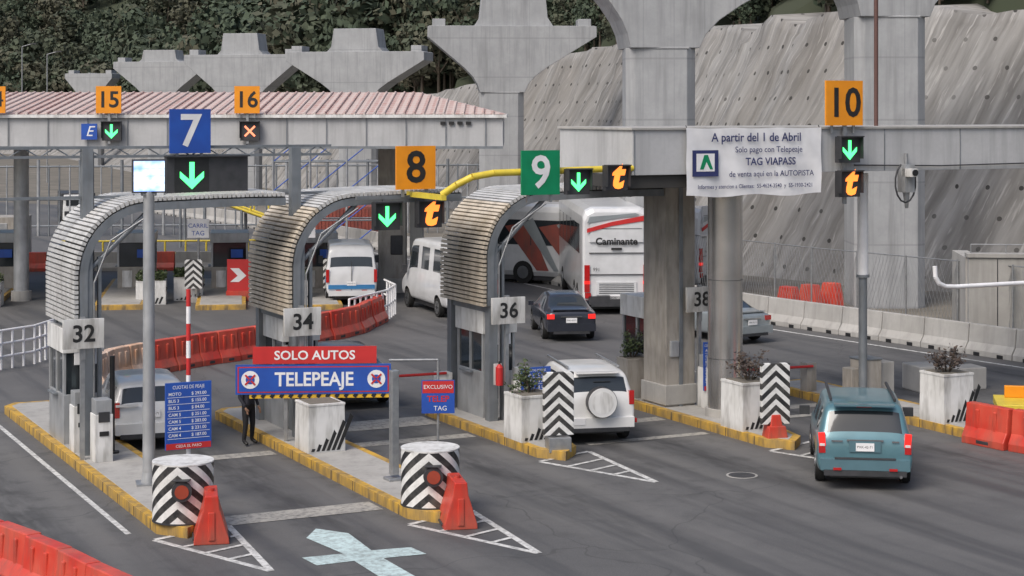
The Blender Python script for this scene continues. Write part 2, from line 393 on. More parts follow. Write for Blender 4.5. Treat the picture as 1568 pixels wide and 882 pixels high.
while cnt<1250 and tries<60000:
    tries+=1
    i=rd.randrange(len(P)); x,y,s=P[i]
    if not(-170<x<45): continue
    n=sm_norm(i); dd=rd.uniform(7.5,14) if rd.random()<.3 else rd.uniform(9,70)
    X=x+n.x*dd+rd.uniform(-2,2); Y=y+n.y*dd
    if abs(X/Y)>.36: continue
    z,d=hz(X,Y)
    if d<7 or z<0 or z>7.6+.075*Y: continue
    o=bpy.data.objects.new('tree_crown',rd.choice(CM)); o.location=(X,Y,z-.4); sc=rd.uniform(.7,1.4)*(1 if Y<170 else 1.4)
    if d<14 and Y<150: sc*=.5
    o.scale=(sc*rd.uniform(.9,1.3),sc,sc*rd.uniform(.8,1.1)); o.rotation_euler=(0,0,rd.uniform(0,6.28)); o.parent=trees; scene.collection.objects.link(o); cnt+=1

# ---------------------------------------------------------------- viaduct piers
def pier(x,y,zf,zt,capL,capR,yaw,bw=3.6,bh=1.6,cw=1.37,bo=0):
    b=B('viaduct_pier'); c=.35; h=cw
    octo=[(-h+c,-h),(h-c,-h),(h,-h+c),(h,h-c),(h-c,h),(-h+c,h),(-h,h-c),(-h,-h+c)]
    b.prism(octo,-.2,zf,PIER)
    T=Matrix.Rotation(yaw,4,'Z')
    arc=[(.0,.0),(.05,.14),(.14,.27),(.3,.42),(1,.95)]
    left=[(-h-(capL-h)*a,zf+(zt-.5-zf)*bb) for a,bb in arc]
    right=[(h+(capR-h)*a,zf+(zt-.5-zf)*bb) for a,bb in arc]
    prof=left+[(-capL,zt-.05),(-capL+.15,zt),(capR-.15,zt),(capR,zt-.05)]+right[::-1]
    b.prism(prof,-h-.02,h+.02,PIER,'xz',T)
    if bh: 
        b.prism([(bo-bw/2-.25,zt-.02),(bo+bw/2+.25,zt-.02),(bo+bw/2-.1,zt+.2*bh),(bo+bw/2-.3,zt+bh),(bo-bw/2+.3,zt+bh),(bo-bw/2+.1,zt+.2*bh)],-1.1,1.1,PIER,'xz',T)
        for sx in (-1,1): b.box(((capL*-1+.7) if sx<0 else capR-.7,0,zt+.22),(.8,1.8,.45),PIER,T=T)
    b.box((0,-h-.01,zf+.0),(2*h-.5,.05,.08),PIER)
    b.done((x,y,0),0,bevel=.04)
pier(5.84,72,10.05,14.6,3.9,7.0,.12)
pier(14.55,70.5,11.2,15.2,3.6,5.5,.12)
pier(-.65,112,8.7,12.8,4.6,5.8,.05,4.4,2.6,bo=.7)
pier(-11.3,133,8.3,11.9,5.2,5.3,-.2,3.8,1.7)
pier(-22.7,153,7.9,12.3,4.9,5,-.2,3.6,1.8)
pier(-36,186,8.4,12.6,4.9,5,-.2,4,1.2)
pier(-57,245,9.0,12.6,3.4,3.4,-.2,0.5,.1)
for lx,ly,lh in ((-49,190,13.5),(-53,195,14.5)):
    lp=B('street_lamp'); lp.cyl((0,0,0),(0,0,lh),.09,GALV,.06,8); lp.cyl((0,0,lh),(1.2,-.3,lh+.3),.05,GALV,seg=6); lp.box((1.3,-.3,lh+.3),(.6,.25,.12),DARK); lp.done((lx,ly,0))

# ---------------------------------------------------------------- concrete barrier + fence
def polyrs(pts,step):
    out=[]
    for (ax,ay),(bx,by) in zip(pts[:-1],pts[1:]):
        L=math.hypot(bx-ax,by-ay); n=max(1,round(L/step))
        for i in range(n): out.append(Vector((ax+(bx-ax)*i/n,ay+(by-ay)*i/n,0)))
    out.append(Vector((*pts[-1],0))); return out
def jersey(name,pts,seglen,h,bw,tw,mats,gap=.03,step=None,foot=False):
    b=B(name); rs=polyrs(pts,seglen); rj=random.Random(len(pts)*7+int(h*100))
    for i,(a,c) in enumerate(zip(rs[:-1],rs[1:])):
        d=c-a; L=d.length; ang=math.atan2(d.y,d.x)+(rj.uniform(-.06,.06) if name.startswith('plastic') else 0); T=Matrix.Translation(a)@Matrix.Rotation(ang,4,'Z')
        mat=mats[i%len(mats)]
        prof=[(-bw/2,0),(bw/2,0),(bw/2,h*.18),(tw/2+.05,h*.42),(tw/2,h),(-tw/2,h),(-tw/2-.05,h*.42),(-bw/2,h*.18)]
        b.prism([(p[0],p[1]) for p in prof],gap,L-gap,mat,'yz',T)
        if foot: 
            for k in (.25,.75): 
                b.box((L*k,0,.06),(.26,bw+.02,.13),BLACK,T=T)
        if name.startswith('plastic'):
            for k in (.3,.7): b.box((L*k,0,h*.62),(.10,tw+.12,h*.5),mat,T=T)
            b.box((L*.5,0,h*.1),(L*.3,bw+.01,h*.1),DARK,T=T)
    return b.done(bevel=.02)
jersey('concrete_road_barrier',BAR,2.0,.95,.6,.2,[CONC],.015,foot=True)
f=B('chain_link_fence'); fp=[(18.5,53.5),(10.8,65.0),(5.6,74.6),(-.5,88.4)]; rs=polyrs(fp,2.4)
for a,c in zip(rs[:-1],rs[1:]):
    f.cyl(a,a+Vector((0,0,2.7)),.035,GALV,seg=6)
    for z in (.3,2.65): f.cyl(a+Vector((0,0,z)),c+Vector((0,0,z)),.02,GALV,seg=5)
    n=14
    for k in range(n):
        p=a.lerp(c,k/n); q=a.lerp(c,min(1,(k+5)/n)); f.cyl(p+Vector((0,0,.3)),q+Vector((0,0,2.65)) if k+5<=n else p.lerp(q,.9)+Vector((0,0,2.3)),.006,GALV,seg=3,caps=False)
        p2=a.lerp(c,k/n); q2=a.lerp(c,max(0,(k-5)/n)); f.cyl(p2+Vector((0,0,.3)),q2+Vector((0,0,2.65)),.006,GALV,seg=3,caps=False)
f.done(fixn=False)
w=B('concrete_wall'); w.box((0,0,1.45),(9,.5,2.9),CONC); w.box((0,0,2.96),(9.1,.62,.12),CONC); w.box((-4.3,1.6,1.45),(.5,3.0,2.85),CONC)
for k in range(-3,4): w.box((k*1.2,-.255,1.45),(.03,.01,2.8),DARK)
for k in range(9): w.cyl((-4.4+k*1.1,0,3.0),(-4.4+k*1.1,0,3.3),.02,GALV,seg=6)
w.cyl((-4.4,0,3.3),(4.4,0,3.3),.022,GALV,seg=6)
w.done((19.1,57.4,0),-.10,bevel=.02)
jersey('plastic_road_barrier',[(10.5,41.4),(12.0,39.3),(13.9,36.9)],1.05,.92,.55,.22,[PRED],.02)
jersey('plastic_road_barrier',[(-11.3,48.9),(-11.2,50.3),(-10.6,51.7)],.9,.95,.6,.25,[PORG],.02)
jersey('plastic_road_barrier',[(-10.5,51.8),(-9.4,53.6),(-8.0,55.5)],.85,.95,.6,.25,[PRED],.02)
jersey('plastic_road_barrier',[(-8.0,55.5),(-6.5,58.7),(-5.3,61.4),(-4.75,65)],.95,.95,.6,.25,[PRED],.02)
jersey('plastic_road_barrier',[(-9.9,31.2),(-8.4,29.6),(-6.9,27.8),(-5.6,26.0),(-4.7,24)],1.1,.85,.6,.25,[PRED],.02)
b=B('plastic_road_barrier')
for k in range(3): b.prism([(-.5,0),(.5,0),(.42,.5),(.3,.95),(-.3,.95),(-.42,.5)],k*1.2,k*1.2+.4,PRED,'xz')
b.done((10.3,68,0),-.9,bevel=.03)
b=B('plastic_road_barrier')
for k in range(3): b.prism([(-.5,0),(.5,0),(.42,.4),(.3,.85),(-.3,.85),(-.42,.4)],k*.9,k*.9+.4,PRED,'xz')
b.done((15.5,61.5,0),-.9,bevel=.03)
def rail(name,pts,h,mat,step=.5,bars=3,r=.03):
    b=B(name); rs=polyrs(pts,step)
    for a,c in zip(rs[:-1],rs[1:]):
        b.cyl(a,a+Vector((0,0,h)),r,mat,seg=6)
        for k in range(bars): b.cyl(a+Vector((0,0,h*(k+1)/bars)),c+Vector((0,0,h*(k+1)/bars)),r,mat,seg=6)
    return b.done(fixn=False)
rail('white_pipe_railing',[(-5.6,62),(-4.5,65.2),(-4.35,67.2),(-4.9,69.2)],1.1,SIGNW,.5,2,r=.04)
rail('white_pipe_railing',[(-18,50),(-15.6,51.5),(-14.3,54),(-13.9,57.5),(-14.2,60)],1.15,SIGNW,.45,r=.04)

# ---------------------------------------------------------------- left (old) toll canopy
b=B('toll_canopy_roof')
xl,xr,yf,yb=-34,-.35,68,82
b.box(((xl+xr)/2,(yf+yb)/2,6.75),(xr-xl,yb-yf,1.2),BEAM)
b.box(((xl+xr)/2,(yf+yb)/2,7.38),(xr-xl+.3,yb-yf+.3,.12),WHITE)
b.box(((xl+xr)/2,yf-.02,6.2),(xr-xl+.02,.08,.1),STEEL)
zr=8.35
b.add([(xl,yf-.1,7.45),(xr+.1,yf-.1,7.45),(xr-3.5,75,zr),(xl,75,zr),(xr+.1,yb,7.45),(xl,yb,7.45)],[(0,1,2,3),(1,4,2),(4,5,3,2)],TILE)
for k in range(90):
    x=xl+k*.374
    if x<xr-.2:
        t=min(1,(xr-x)/3.5); b.cyl((x,yf-.12,7.47),(x,yf-.1+6.9*t,7.47+.88*t),.05,TILE,seg=6)
for k in range(4): b.box((-2.6+k*.32,yf-.07,7.12),(.2,.03,.12),BLACK)
for k in range(22): b.box((xl+1.5+k*1.5,yf-.045,6.75),(.03,.02,1.1),STEEL)
b.done()
for x,y,wd in ((-19.6,72,.6),(-30,72,.6)):
    b=B('canopy_column'); b.cyl((0,0,0),(0,0,6.12),wd/2,STEELL,seg=20); b.cyl((0,0,0),(0,0,.4),wd/2+.1,CONC,seg=20); b.done((x,y,0))
b=B('canopy_column'); b.box((0,0,3.06),(1.15,1.0,6.12),WALLB); b.box((1.0,.2,3.05),(.55,.8,6.1),CONC); b.box((.2,-.53,2.0),(.5,.06,.8),DARK); b.box((0,-.02,.3),(1.25,1.1,.6),CONC)
b.cyl((1.0,-.26,1.6),(1.0,-.18,1.6),.22,DARK,seg=18); b.done((-5.0,75.5,0),0,bevel=.03)
def booth(x,y,rz,s=1.0):
    b=B('toll_booth'); b.box((0,0,.55),(1.5,2.2,1.1),WALLB); b.box((0,0,1.6),(1.42,2.1,1.0),GLASS); b.box((0,0,2.3),(1.6,2.3,.4),STEELL)
    for i in (-1,1):
        for j in (-1,0,1): b.box((i*.72,j*1.06,1.6),(.09,.09,1.02),STEELL)
    b.box((-.78,.2,1.05),(.25,.7,.06),STEEL); b.box((.3,-1.12,1.65),(.5,.03,.35),BLUE); b.box((-.35,-1.12,.6),(.4,.03,.7),WHITE)
    b.done((x,y,0),rz,bevel=.015)
for x in (-21.5,-15.8,-11.9,-8.2,-26): booth(x,76,.15)
for x in (-21.5,-15.8,-11.9,-8.2):
    b=B('toll_island_kerb'); b.box((0,0,.09),(1.9,11,.22),YEL); b.box((0,0,.11),(1.6,10.7,.22),CONC); b.done((x,74,0),.15,bevel=.02)
def led(bd,kind,c,s,T=None):
    x,y,z=c
    bd.box((x,y,z),(s,.16,s),DARK,T=T)
    bd.box((x,y-.13,z+s/2),(s+.04,.2,.03),DARK,T=T)
    for sx in (-1,1): bd.box((x+sx*(s/2+.005),y-.12,z+.05),(.02,.16,s*.85),DARK,T=T)
    k=s/.62; Y=y-.086
    if kind=='arrow':
        sh=lambda pts:[(x+px*k,z+pz*k) for px,pz in pts]
        bd.prism(sh([(-.04,.22),(.04,.22),(.04,-.14),(-.04,-.14)]),Y,Y-.012,GRN,'xz',T)
        bd.prism(sh([(-.2,-.04),(-.2,.06),(0,-.12),(.2,.06),(.2,-.04),(0,-.24)]),Y-.002,Y-.014,GRN,'xz',T)
    elif kind=='x':
        for a in (-1,1): bd.box((x,Y-.002*a,z),(.46*k,.012,.06*k),REDL,ry=a*.785,T=T)
    else: bd.text('t',(x-.02,Y-.012,z+.04*k),.88*k,AMB,bold=.045,shear=.25,T=T)
def numsign(bd,txt,c,w,h,bg,fg,T=None,size=None):
    x,y,z=c
    bd.box((x,y,z),(w,.06,h),bg,T=T)
    bd.text(txt,(x,y-.036,z-.02*h),size or h*1.02,fg,bold=.018,T=T)
    for q in (-.3,.3): bd.box((x+q*w,y+.06,z-.1*h),(.06,.06,h*1.15),GALV,T=T)
for txt,px,kind in (('15',-15.15,'arrow'),('16',-9.95,'x')):
    b=B('lane_number_sign'); numsign(b,txt,(0,0,8.0),.95,1.02,ORNG,BLACK,size=.85); led(b,kind,(.1,.1,6.82),.72)
    if txt=='15': b.box((-.75,.1,6.8),(.6,.05,.6),BLUE); b.text('E',(-.75,.07,6.8),.55,SIGNW,shear=.3); 
    b.box((0,.08,7.2),(.1,.04,1.7),GALV); b.done((px,67.7,0))
b=B('lane_number_sign'); b.box((0,0,8.0),(.95,.06,1),ORNG); b.text('14',(0,-.036,8),.85,BLACK); b.done((-19.5,67.7,0))

def chevpost(x,y,z0=.55,h=1.15,wd=.68,rz=.1):
    b=B('chevron_marker_board'); b.box((0,0,z0+h/2),(wd,.1,h),CHB); b.box((0,.08,z0/2+.2),(.1,.08,z0+.6),GALV); b.box((0,.05,.1),(.5,.4,.2),CONC); return b.done((x,y,0),rz,bevel=.008)
chevpost(-12.6,71.3); chevpost(-7.15,71.5)
def planter(name,w_,h_,leaf,mat=WHITE,hedge=False,stripes=True,seed=1):
    b=B(name)
    b.box((0,0,h_/2),(w_,w_,h_),mat,taper=1 if hedge else .97); b.box((0,0,h_+.0),(w_*1.0,w_*1.0,.05),mat); b.box((0,0,h_+.03),(w_*.82,w_*.82,.02),DIRT)
    if stripes:
        y=-w_/2-.006
        for k in range(6):
            xa=-w_*.42+k*w_*.135; hgt=(k+1)*h_*.125
            b.add([(xa,y,.04),(xa+.075,y,.04),(xa+.075+hgt*.42,y+.014,.04+hgt*.9),(xa+hgt*.42,y+.014,.04+hgt)],[(0,1,2,3)],BLACK)
    rd=random.Random(seed)
    if leaf and not hedge:
        for k in range(13):
            a=rd.uniform(0,6.28); q=rd.uniform(.1,.42)*w_; top=Vector((q*math.cos(a)*1.4,q*math.sin(a)*1.4,h_+rd.uniform(.2,.66))); base=Vector((q*.3*math.cos(a),q*.3*math.sin(a),h_)); b.cyl(base,top,.014,BARK,.008,5)
            for j in range(34):
                p=base.lerp(top,rd.uniform(.55,1.1))+Vector((rd.gauss(0,.07),rd.gauss(0,.07),rd.gauss(0,.06))); u=Vector((rd.gauss(0,1),rd.gauss(0,1),rd.gauss(0,1))).normalized(); v=u.orthogonal().normalized(); s=.05
                b.add([p+u*s,p+v*s*.5,p-u*s,p-v*s*.5],[(0,1,2,3)],leaf)
    if hedge:
        for j in range(500):
            p=Vector((rd.uniform(-.5,.5)*w_,rd.uniform(-.5,.5)*w_,h_+rd.uniform(0,.38))); u=Vector((rd.gauss(0,1),rd.gauss(0,1),rd.gauss(0,1))).normalized(); v=u.orthogonal().normalized(); s=.07
            b.add([p+u*s,p+v*s*.6,p-u*s,p-v*s*.6],[(0,1,2,3)],leaf)
    return b
for i,(x,y) in enumerate([(-14.2,71),(-8.6,71.5),(-20.4,70),(-9.9,72),(-13.0,72.5)]):
    planter('concrete_planter',1.15,.9,LEAFG,WHITE,True,True,i).done((x,y,0),.15)
b=B('arrow_board'); b.box((0,0,1.0),(.95,.1,1.3),RED); b.prism([(-.35,.75),(0,.75),(.3,1.0),(0,1.3),(-.35,1.3),(-.05,1.0)],-.07,-.06,SIGNW,'xz'); b.box((0,.1,.2),(1.0,.5,.4),PRED); b.done((-10.9,72,0),bevel=.02)
b=B('direction_sign'); b.box((0,0,2.9),(.85,.05,.75),SIGNW); b.text('CARRIL',(0,-.03,3.0),.24,BLUE); b.text('TAG',(0,-.03,2.7),.26,BLUE); b.cyl((0,.05,0),(0,.05,3.2),.05,GALV,seg=8); b.done((-12.5,71.8,0))
b=B('direction_sign'); b.box((0,0,3.0),(.95,.05,.8),SIGNW); b.text('AUTOS',(0,-.03,3.1),.26,BLUE); b.text('PAGO',(0,-.03,2.8),.24,GREEN); b.cyl((0,.05,0),(0,.05,3.4),.05,GALV,seg=8); b.done((-8.2,70.8,0))
b=B('yellow_access_ramp')
for dy in (0,1.4):
    b.cyl((0,dy,5.4),(7.0,dy,3.0),.11,YELP,seg=8); b.cyl((0,dy,4.5),(7.0,dy,2.1),.08,YELP,seg=8)
    for k in range(8): x=k; b.cyl((x,dy,5.4-x*.343),(x,dy,4.5-x*.343),.05,YELP,seg=6)
    for x in (0.1,3.5,6.9): b.cyl((x,dy,0),(x,dy,4.5-x*.343),.08,STEEL,seg=8)
b.prism([(0,4.45),(7,2.05),(7,1.98),(0,4.38)],0,1.4,CONC,'xz'); b.done((-18.5,100,-1.2))
b=B('steel_mesh_fence')
for k in range(60):
    x=k*.62; b.cyl((x,0,0),(x,0,4.3+.3*(k%4==0)),.05 if k%4 else .1,STEEL if k%3 else STEELL,seg=6)
for z in (.6,2.2,4.2): b.cyl((0,0,z),(37,0,z),.06,STEEL,seg=6)
b.done((-36,108,0),.12,fixn=False)
b=B('site_container'); b.box((0,0,1.0),(5.0,2.4,2.0),BRICKR)
for k in range(24): b.box((-2.45+k*.21,-1.22,1.0),(.08,.04,1.8),BRICKR)
b.done((-9.2,106,0),.1,bevel=.02)
b=B('site_container'); b.box((0,0,1.1),(4.5,2.2,2.2),WALLB); b.box((-.8,-1.12,1.3),(1,.03,.7),GLASS); b.box((1,-1.12,1.0),(.8,.03,1.8),STEELL); b.done((-27,92,0),.1,bevel=.02)
b=B('scaffold_tower')
for x in (0,2,4,6):
    for y in (0,2): b.cyl((x,y,0),(x,y,6.5),.06,STEELL,seg=6)
for z in (1.6,3.2,4.8,6.4):
    for y in (0,2): b.cyl((0,y,z),(6,y,z),.05,STEEL,seg=6)
    for x in (0,2,4,6): b.cyl((x,0,z),(x,2,z),.05,STEEL,seg=6)
    for x in (0,2,4): b.cyl((x,0,z-1.6),(x+2,0,z),.035,BLUE,seg=5)
b.done((-13,98,0),.1,fixn=False)
rail('yellow_railing',[(-22,88),(-14,88.5),(-9,90)],1.2,YELP,1.0,2,.05)
jersey('concrete_road_barrier',[(-32,84),(-20,85.5),(-8,86)],2,.9,.6,.2,[CONC,PRED,CONC],.02)

# ---------------------------------------------------------------- arched canopies
def arch(u0,v0,v1,roofend,z0=2.95,zt=5.62,main=None):
    main=main or SLAT
    b=B('arched_lane_canopy'); Wd=v1-v0; rx_,rz_=1.55,1.6
    prof=[]; 
    for k in range(8): prof.append((0,z0+(zt-rz_-z0)*k/8))
    for k in range(18): a=math.pi/2*k/18; prof.append((rx_-rx_*math.cos(a),zt-rz_+rz_*math.sin(a)))
    L=roofend-u0; n=int((L-rx_)/.13)
    for k in range(n+1): t=k/n; prof.append((rx_+(L-rx_)*t,zt+.05*math.sin(t*2)))
    cum=[0]
    for a,c in zip(prof[:-1],prof[1:]): cum.append(cum[-1]+math.hypot(c[0]-a[0],c[1]-a[1]))
    def at(s):
        for i in range(len(cum)-1):
            if cum[i+1]>=s: t=(s-cum[i])/(cum[i+1]-cum[i]); a=prof[i];c=prof[i+1]; return (a[0]+(c[0]-a[0])*t,a[1]+(c[1]-a[1])*t,math.atan2(c[1]-a[1],c[0]-a[0]))
        a=prof[-1]; return (a[0],a[1],0)
    s=.03; tot=cum[-1]
    while s<tot:
        x,z,an=at(s); nxn,nzn=-math.sin(an),math.cos(an); wj=random.uniform(-.015,.015)
        k=max(0,(s-3.0)/tot); wd=Wd*(1-.35*k)
        b.box((x+nxn*.045,wd/2+wj,z+nzn*.045),(.072,wd,.085),main if an>.6 else SLATS,ry=-an+random.uniform(-.04,.04))
        s+=.104
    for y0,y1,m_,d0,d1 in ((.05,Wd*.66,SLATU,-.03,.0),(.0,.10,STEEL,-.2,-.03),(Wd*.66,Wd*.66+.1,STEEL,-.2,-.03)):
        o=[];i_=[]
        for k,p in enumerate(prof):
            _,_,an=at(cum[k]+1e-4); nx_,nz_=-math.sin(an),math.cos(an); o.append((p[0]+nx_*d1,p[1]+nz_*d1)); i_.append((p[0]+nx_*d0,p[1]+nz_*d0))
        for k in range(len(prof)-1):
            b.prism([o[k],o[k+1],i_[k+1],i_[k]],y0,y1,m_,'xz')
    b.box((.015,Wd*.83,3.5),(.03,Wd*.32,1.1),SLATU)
    for y in (.15,Wd-.15):
        b.box((.20,y,2.35),(.22,.24,4.4),STEEL); b.box((.48,y,2.3),(.07,.12,4.3),STEEL)
        if y<1: b.cyl((.3,y,4.2),(1.6,y,5.45),.06,STEEL,seg=8)
    b.box((.2,Wd/2,2.85),(.14,Wd,.16),STEEL); b.box((.2,.15,.12),(.42,.42,.16),GALV); b.box((.2,Wd-.15,.12),(.42,.42,.16),GALV)
    for k in range(3): b.cyl((1.8+k*1.1,.1,zt-.12),(1.8+k*1.1,Wd*.66,zt-.12),.05,STEEL,seg=6)
    b.tube([(.34,.02,.3),(.34,.02,3.9),(.7,.02,4.8),(1.6,.02,5.36)],.022,GALV,6)
    b.plaza(u0,v0,.0,bevel=0)
arch(8.75,38.6,41.5,13.4,main=SLATS); arch(13.55,38.6,41.5,17.75); arch(18.4,38.6,41.1,23.3)
for u0,txt in ((8.5,'32'),(13.38,'34'),(18.5,'36'),(23.95,'38')):
    b=B('booth_number_sign'); b.box((.25,0,0),(.86,.08,.62),WHITE); b.text(txt,(.25,-.045,-.01),.5,BLACK,bold=.02); b.box((.25,.08,-.1),(.1,.1,.9),GALV)
    b.box((.25,.1,-1.6),(.09,.09,2.2),GALV); b.plaza(u0,38.15 if txt!='38' else 38.3,2.88)
def cabin(u,v):
    b=B('toll_booth'); b.box((0,0,.55),(.85,1.5,1.1),STEELL); b.box((0,0,1.55),(.78,1.42,.95),GLASS); b.box((0,0,2.3),(.92,1.6,.55),WHITE)
    for i in (-1,1):
        for j in (-1,0,1): b.box((i*.40,j*.70,1.55),(.07,.07,.97),STEELL)
    b.box((.05,-.77,1.9),(.5,.03,.3),SIGNW); b.box((-.1,-.77,.7),(.35,.04,.5),DARK); b.box((-.45,.1,1.05),(.18,.6,.05),STEEL); b.box((.12,-.76,1.4),(.2,.02,.28),SIGNW)
    b.plaza(u,v,.2,bevel=.012)
for u,v in ((9.2,40.9),(14.2,40.6),(19.0,39.9),(24.1,40.6)): cabin(u,v)
for u,v in ((9.1,38.0),(14.3,38.4),(19.15,38.2),(24.3,38.1),(8.95,39.3)):
    b=B('payment_machine'); b.box((0,0,.5),(.38,.45,1.0),WHITE); b.box((0,-.01,1.15),(.34,.4,.32),STEELL); b.box((0,-.23,.95),(.24,.02,.22),DARK); b.box((0,-.235,.6),(.2,.02,.1),BLACK); b.plaza(u,v,.2,bevel=.02)
b=B('fire_extinguisher'); b.cyl((0,0,.0),(0,0,.42),.09,RED,seg=14); b.cyl((0,0,.42),(0,0,.5),.09,RED,.03,14); b.cyl((0,0,.5),(0,0,.56),.03,BLACK,seg=8); b.box((0,.1,.25),(.2,.03,.5),WHITE); b.plaza(18.62,38.35,1.1)
b=B('bollard'); b.cyl((0,0,0),(0,0,2.1),.055,BLACK,seg=10); b.cyl((0,0,0),(0,0,.05),.15,BLACK,seg=12); b.plaza(9.5,38.7,.2)
def infoboard(u,v,z,w_,h_,rows,red=True,pole=True,rz=0):
    b=B('toll_tariff_sign'); b.box((0,0,z),(w_,.05,h_),BLUE)
    b.text('CUOTAS DE PEAJE',(0,-.028,z+h_*.43),h_*.075,SIGNW,xs=.8)
    for k in range(rows):
        zz=z+h_*.33-k*h_*.72/rows
        b.text(random.choice(['AUTO','MOTO','BUS 2','BUS 3','CAM 4','CAM 5','EJE EX']),(-w_*.44,-.028,zz),h_*.46/rows,SIGNW,bold=.012,align='LEFT'); b.text('$ %d.00'%random.randint(30,320),(w_*.06,-.028,zz),h_*.46/rows,SIGNW,bold=.012,align='LEFT')
        b.box((0,-.027,zz-h_*.34/rows),(w_*.92,.003,.008),SIGNW)
    if red: b.box((0,-.004,z-h_*.45),(w_*.98,.05,h_*.09),RED); b.text('CEDA EL PASO',(0,-.032,z-h_*.45),h_*.06,SIGNW)
    if pole: b.cyl((-.2*w_,.06,-.0),(-.2*w_,.06,z),.035,GALV,seg=8); b.cyl((.2*w_,.06,0),(.2*w_,.06,z),.035,GALV,seg=8)
    return b.plaza(u,v,.2,rz)
infoboard(9.75,33.75,1.55,.90,1.28,7,pole=False)
infoboard(19.0,37.2,.95,.75,1.0,5); infoboard(24.35,37.95,1.05,.6,1.2,6); infoboard(14.45,39.2,.8,.4,1.0,4)
b=B('striped_pole')
for k in range(12): b.cyl((0,0,k*.33),(0,0,k*.33+.33),.045,RED if k%2 else SIGNW,seg=10)
b.plaza(9.78,33.84,.2)
b=B('lane_signal_gantry')
b.box((0,0,3.3),(.24,.24,6.6),STEEL); b.box((0,0,.3),(.5,.5,.25),GALV); b.box((4.75,-.3,3.3),(.22,.24,6.6),STEEL)
for z in (6.62,6.42,5.52): b.box((1.6,0,z),(8.3,.07,.06),STEEL)
for k in range(12): 
    x=-2.4+k*.68; b.cyl((x,0,6.42),(x+.34,0,6.62),.015,STEEL,seg=5); b.cyl((x+.34,0,6.62),(x+.68,0,6.42),.015,STEEL,seg=5)
b.cyl((-2.5,0,5.5),(-2.5,0,6.6),.03,STEEL,seg=6)
b.tube([(.13,-.05,6.5),(.14,-.05,3),(.14,-.05,.3)],.02,DARK,6)
numsign(b,'7',(2.3,-.16,6.98),.95,1.0,BLUE,SIGNW)
b.box((2.7,-.1,5.98),(1.9,.2,.84),DARK); b.box((2.7,-.2,6.41),(1.94,.25,.03),DARK)
sh=lambda pts:[(2.33+px*1.25,5.98+pz*1.25) for px,pz in pts]
b.prism(sh([(-.045,.24),(.045,.24),(.045,-.14),(-.045,-.14)]),-.205,-.22,GRN,'xz'); b.prism(sh([(-.22,-.04),(-.22,.07),(0,-.12),(.22,.07),(.22,-.04),(0,-.25)]),-.207,-.222,GRN,'xz')
b.box((2.33,-.203,5.98),(.8,.004,.78),BLACK)
b.plaza(9.25,40.0,.15)
b=B('enforcement_camera_pole'); b.cyl((0,0,0),(0,0,5.85),.125,STEELL,.11,18); b.box((0,0,.03),(.5,.5,.06),GALV); b.cyl((0,0,0),(0,0,.25),.17,STEELL,.13,16)
b.box((0,0,6.12),(.66,.2,.66),DARK); b.box((0,-.105,6.12),(.60,.02,.60),SCR); b.box((0,.05,5.78),(.3,.2,.1),GALV)
for k in range(4): b.box((-.3+.2*k,-.09,5.76),(.03,.12,.03),GALV)
b.plaza(9.37,35.2,.18,-.2)
b=B('lane_number_sign'); numsign(b,'8',(0,0,6.28),.98,1.0,ORNG,BLACK); led(b,'arrow',(-.72,.05,5.18),.64); led(b,'t',(.34,.05,5.2),.62)
b.box((-.1,.18,5.6),(2.6,.08,.08),STEEL); b.box((-.72,.18,5.4),(.06,.06,.5),STEEL); b.box((.34,.18,5.4),(.06,.06,.5),STEEL); b.plaza(16.42,38.25,0)
b=B('lane_number_sign'); numsign(b,'9',(0,0,6.2),.96,1.0,GREEN,SIGNW); led(b,'arrow',(.93,.0,5.98),.58); led(b,'t',(1.93,.0,6.05),.58)
b.tube([(-2.15,.6,5.72),(-1.9,.35,5.95),(-1.6,.2,6.12),(-1.1,.15,6.2),(2.48,.15,6.26)],.08,YELP,10); b.box((-2.15,1.5,5.66),(.12,2.0,.12),YELP); b.plaza(18.55,36.1,0)
b=B('portal_beam'); b.box((10.5,1.8,6.62),(21,3.6,1.06),BEAM); b.box((10.5,1.8,7.17),(21.1,3.7,.06),CONC)
for k in range(9): b.box((2.4*k+.05,-.006,6.62),(.03,.02,1.04),STEEL)
b.tube([(6.3,-.04,6.25),(9,-.05,6.2),(13,-.05,6.24),(20,-.05,6.2)],.02,DARK,5)
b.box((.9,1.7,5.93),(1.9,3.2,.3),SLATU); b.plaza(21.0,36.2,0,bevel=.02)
b=B('portal_column'); b.box((0,0,3.0),(.85,1.1,6.05),WALLB); b.box((0,0,.45),(.95,1.2,.5),CONC); b.box((.0,-.57,3.0),(.12,.04,5.9),STEEL); b.box((-.2,-.57,1.6),(.25,.1,.4),STEELL); b.plaza(23.75,39.1,.05,bevel=.03)
b=B('portal_column'); b.cyl((0,0,0),(0,0,6.0),.42,POLI,seg=40); b.cyl((0,0,0),(0,0,.3),.48,CONC,seg=32)
for z in (1.5,3.4): b.cyl((0,0,z),(0,0,z+.012),.424,DARK,seg=40)
b.plaza(24.0,36.9,.1)
b=B('portal_column'); b.cyl((0,0,0),(0,0,6.0),.42,POLI,seg=40); b.plaza(38.4,37.8,.1)
b=B('fabric_banner'); nw,nh=24,12; Wb,Hb=3.85,1.62; vs=[];fs=[]
for j in range(nh+1):
    for i in range(nw+1):
        x=Wb*i/nw;z=Hb*j/nh; vs.append((x,-.05-.03*math.sin(x*5+z)*(1-j/nh)-.015*math.sin(x*11+z*6),z+(.03*math.cos(x*3.3) if j==0 else 0)-(.02*abs(math.sin(x*2.4)) if j==nh else 0)))
for j in range(nh):
    for i in range(nw): a=j*(nw+1)+i; fs.append((a,a+1,a+nw+2,a+nw+1))
b.add(vs,fs,SIGNW,True)
NAVY=M('ink_navy',(.03,.04,.14))
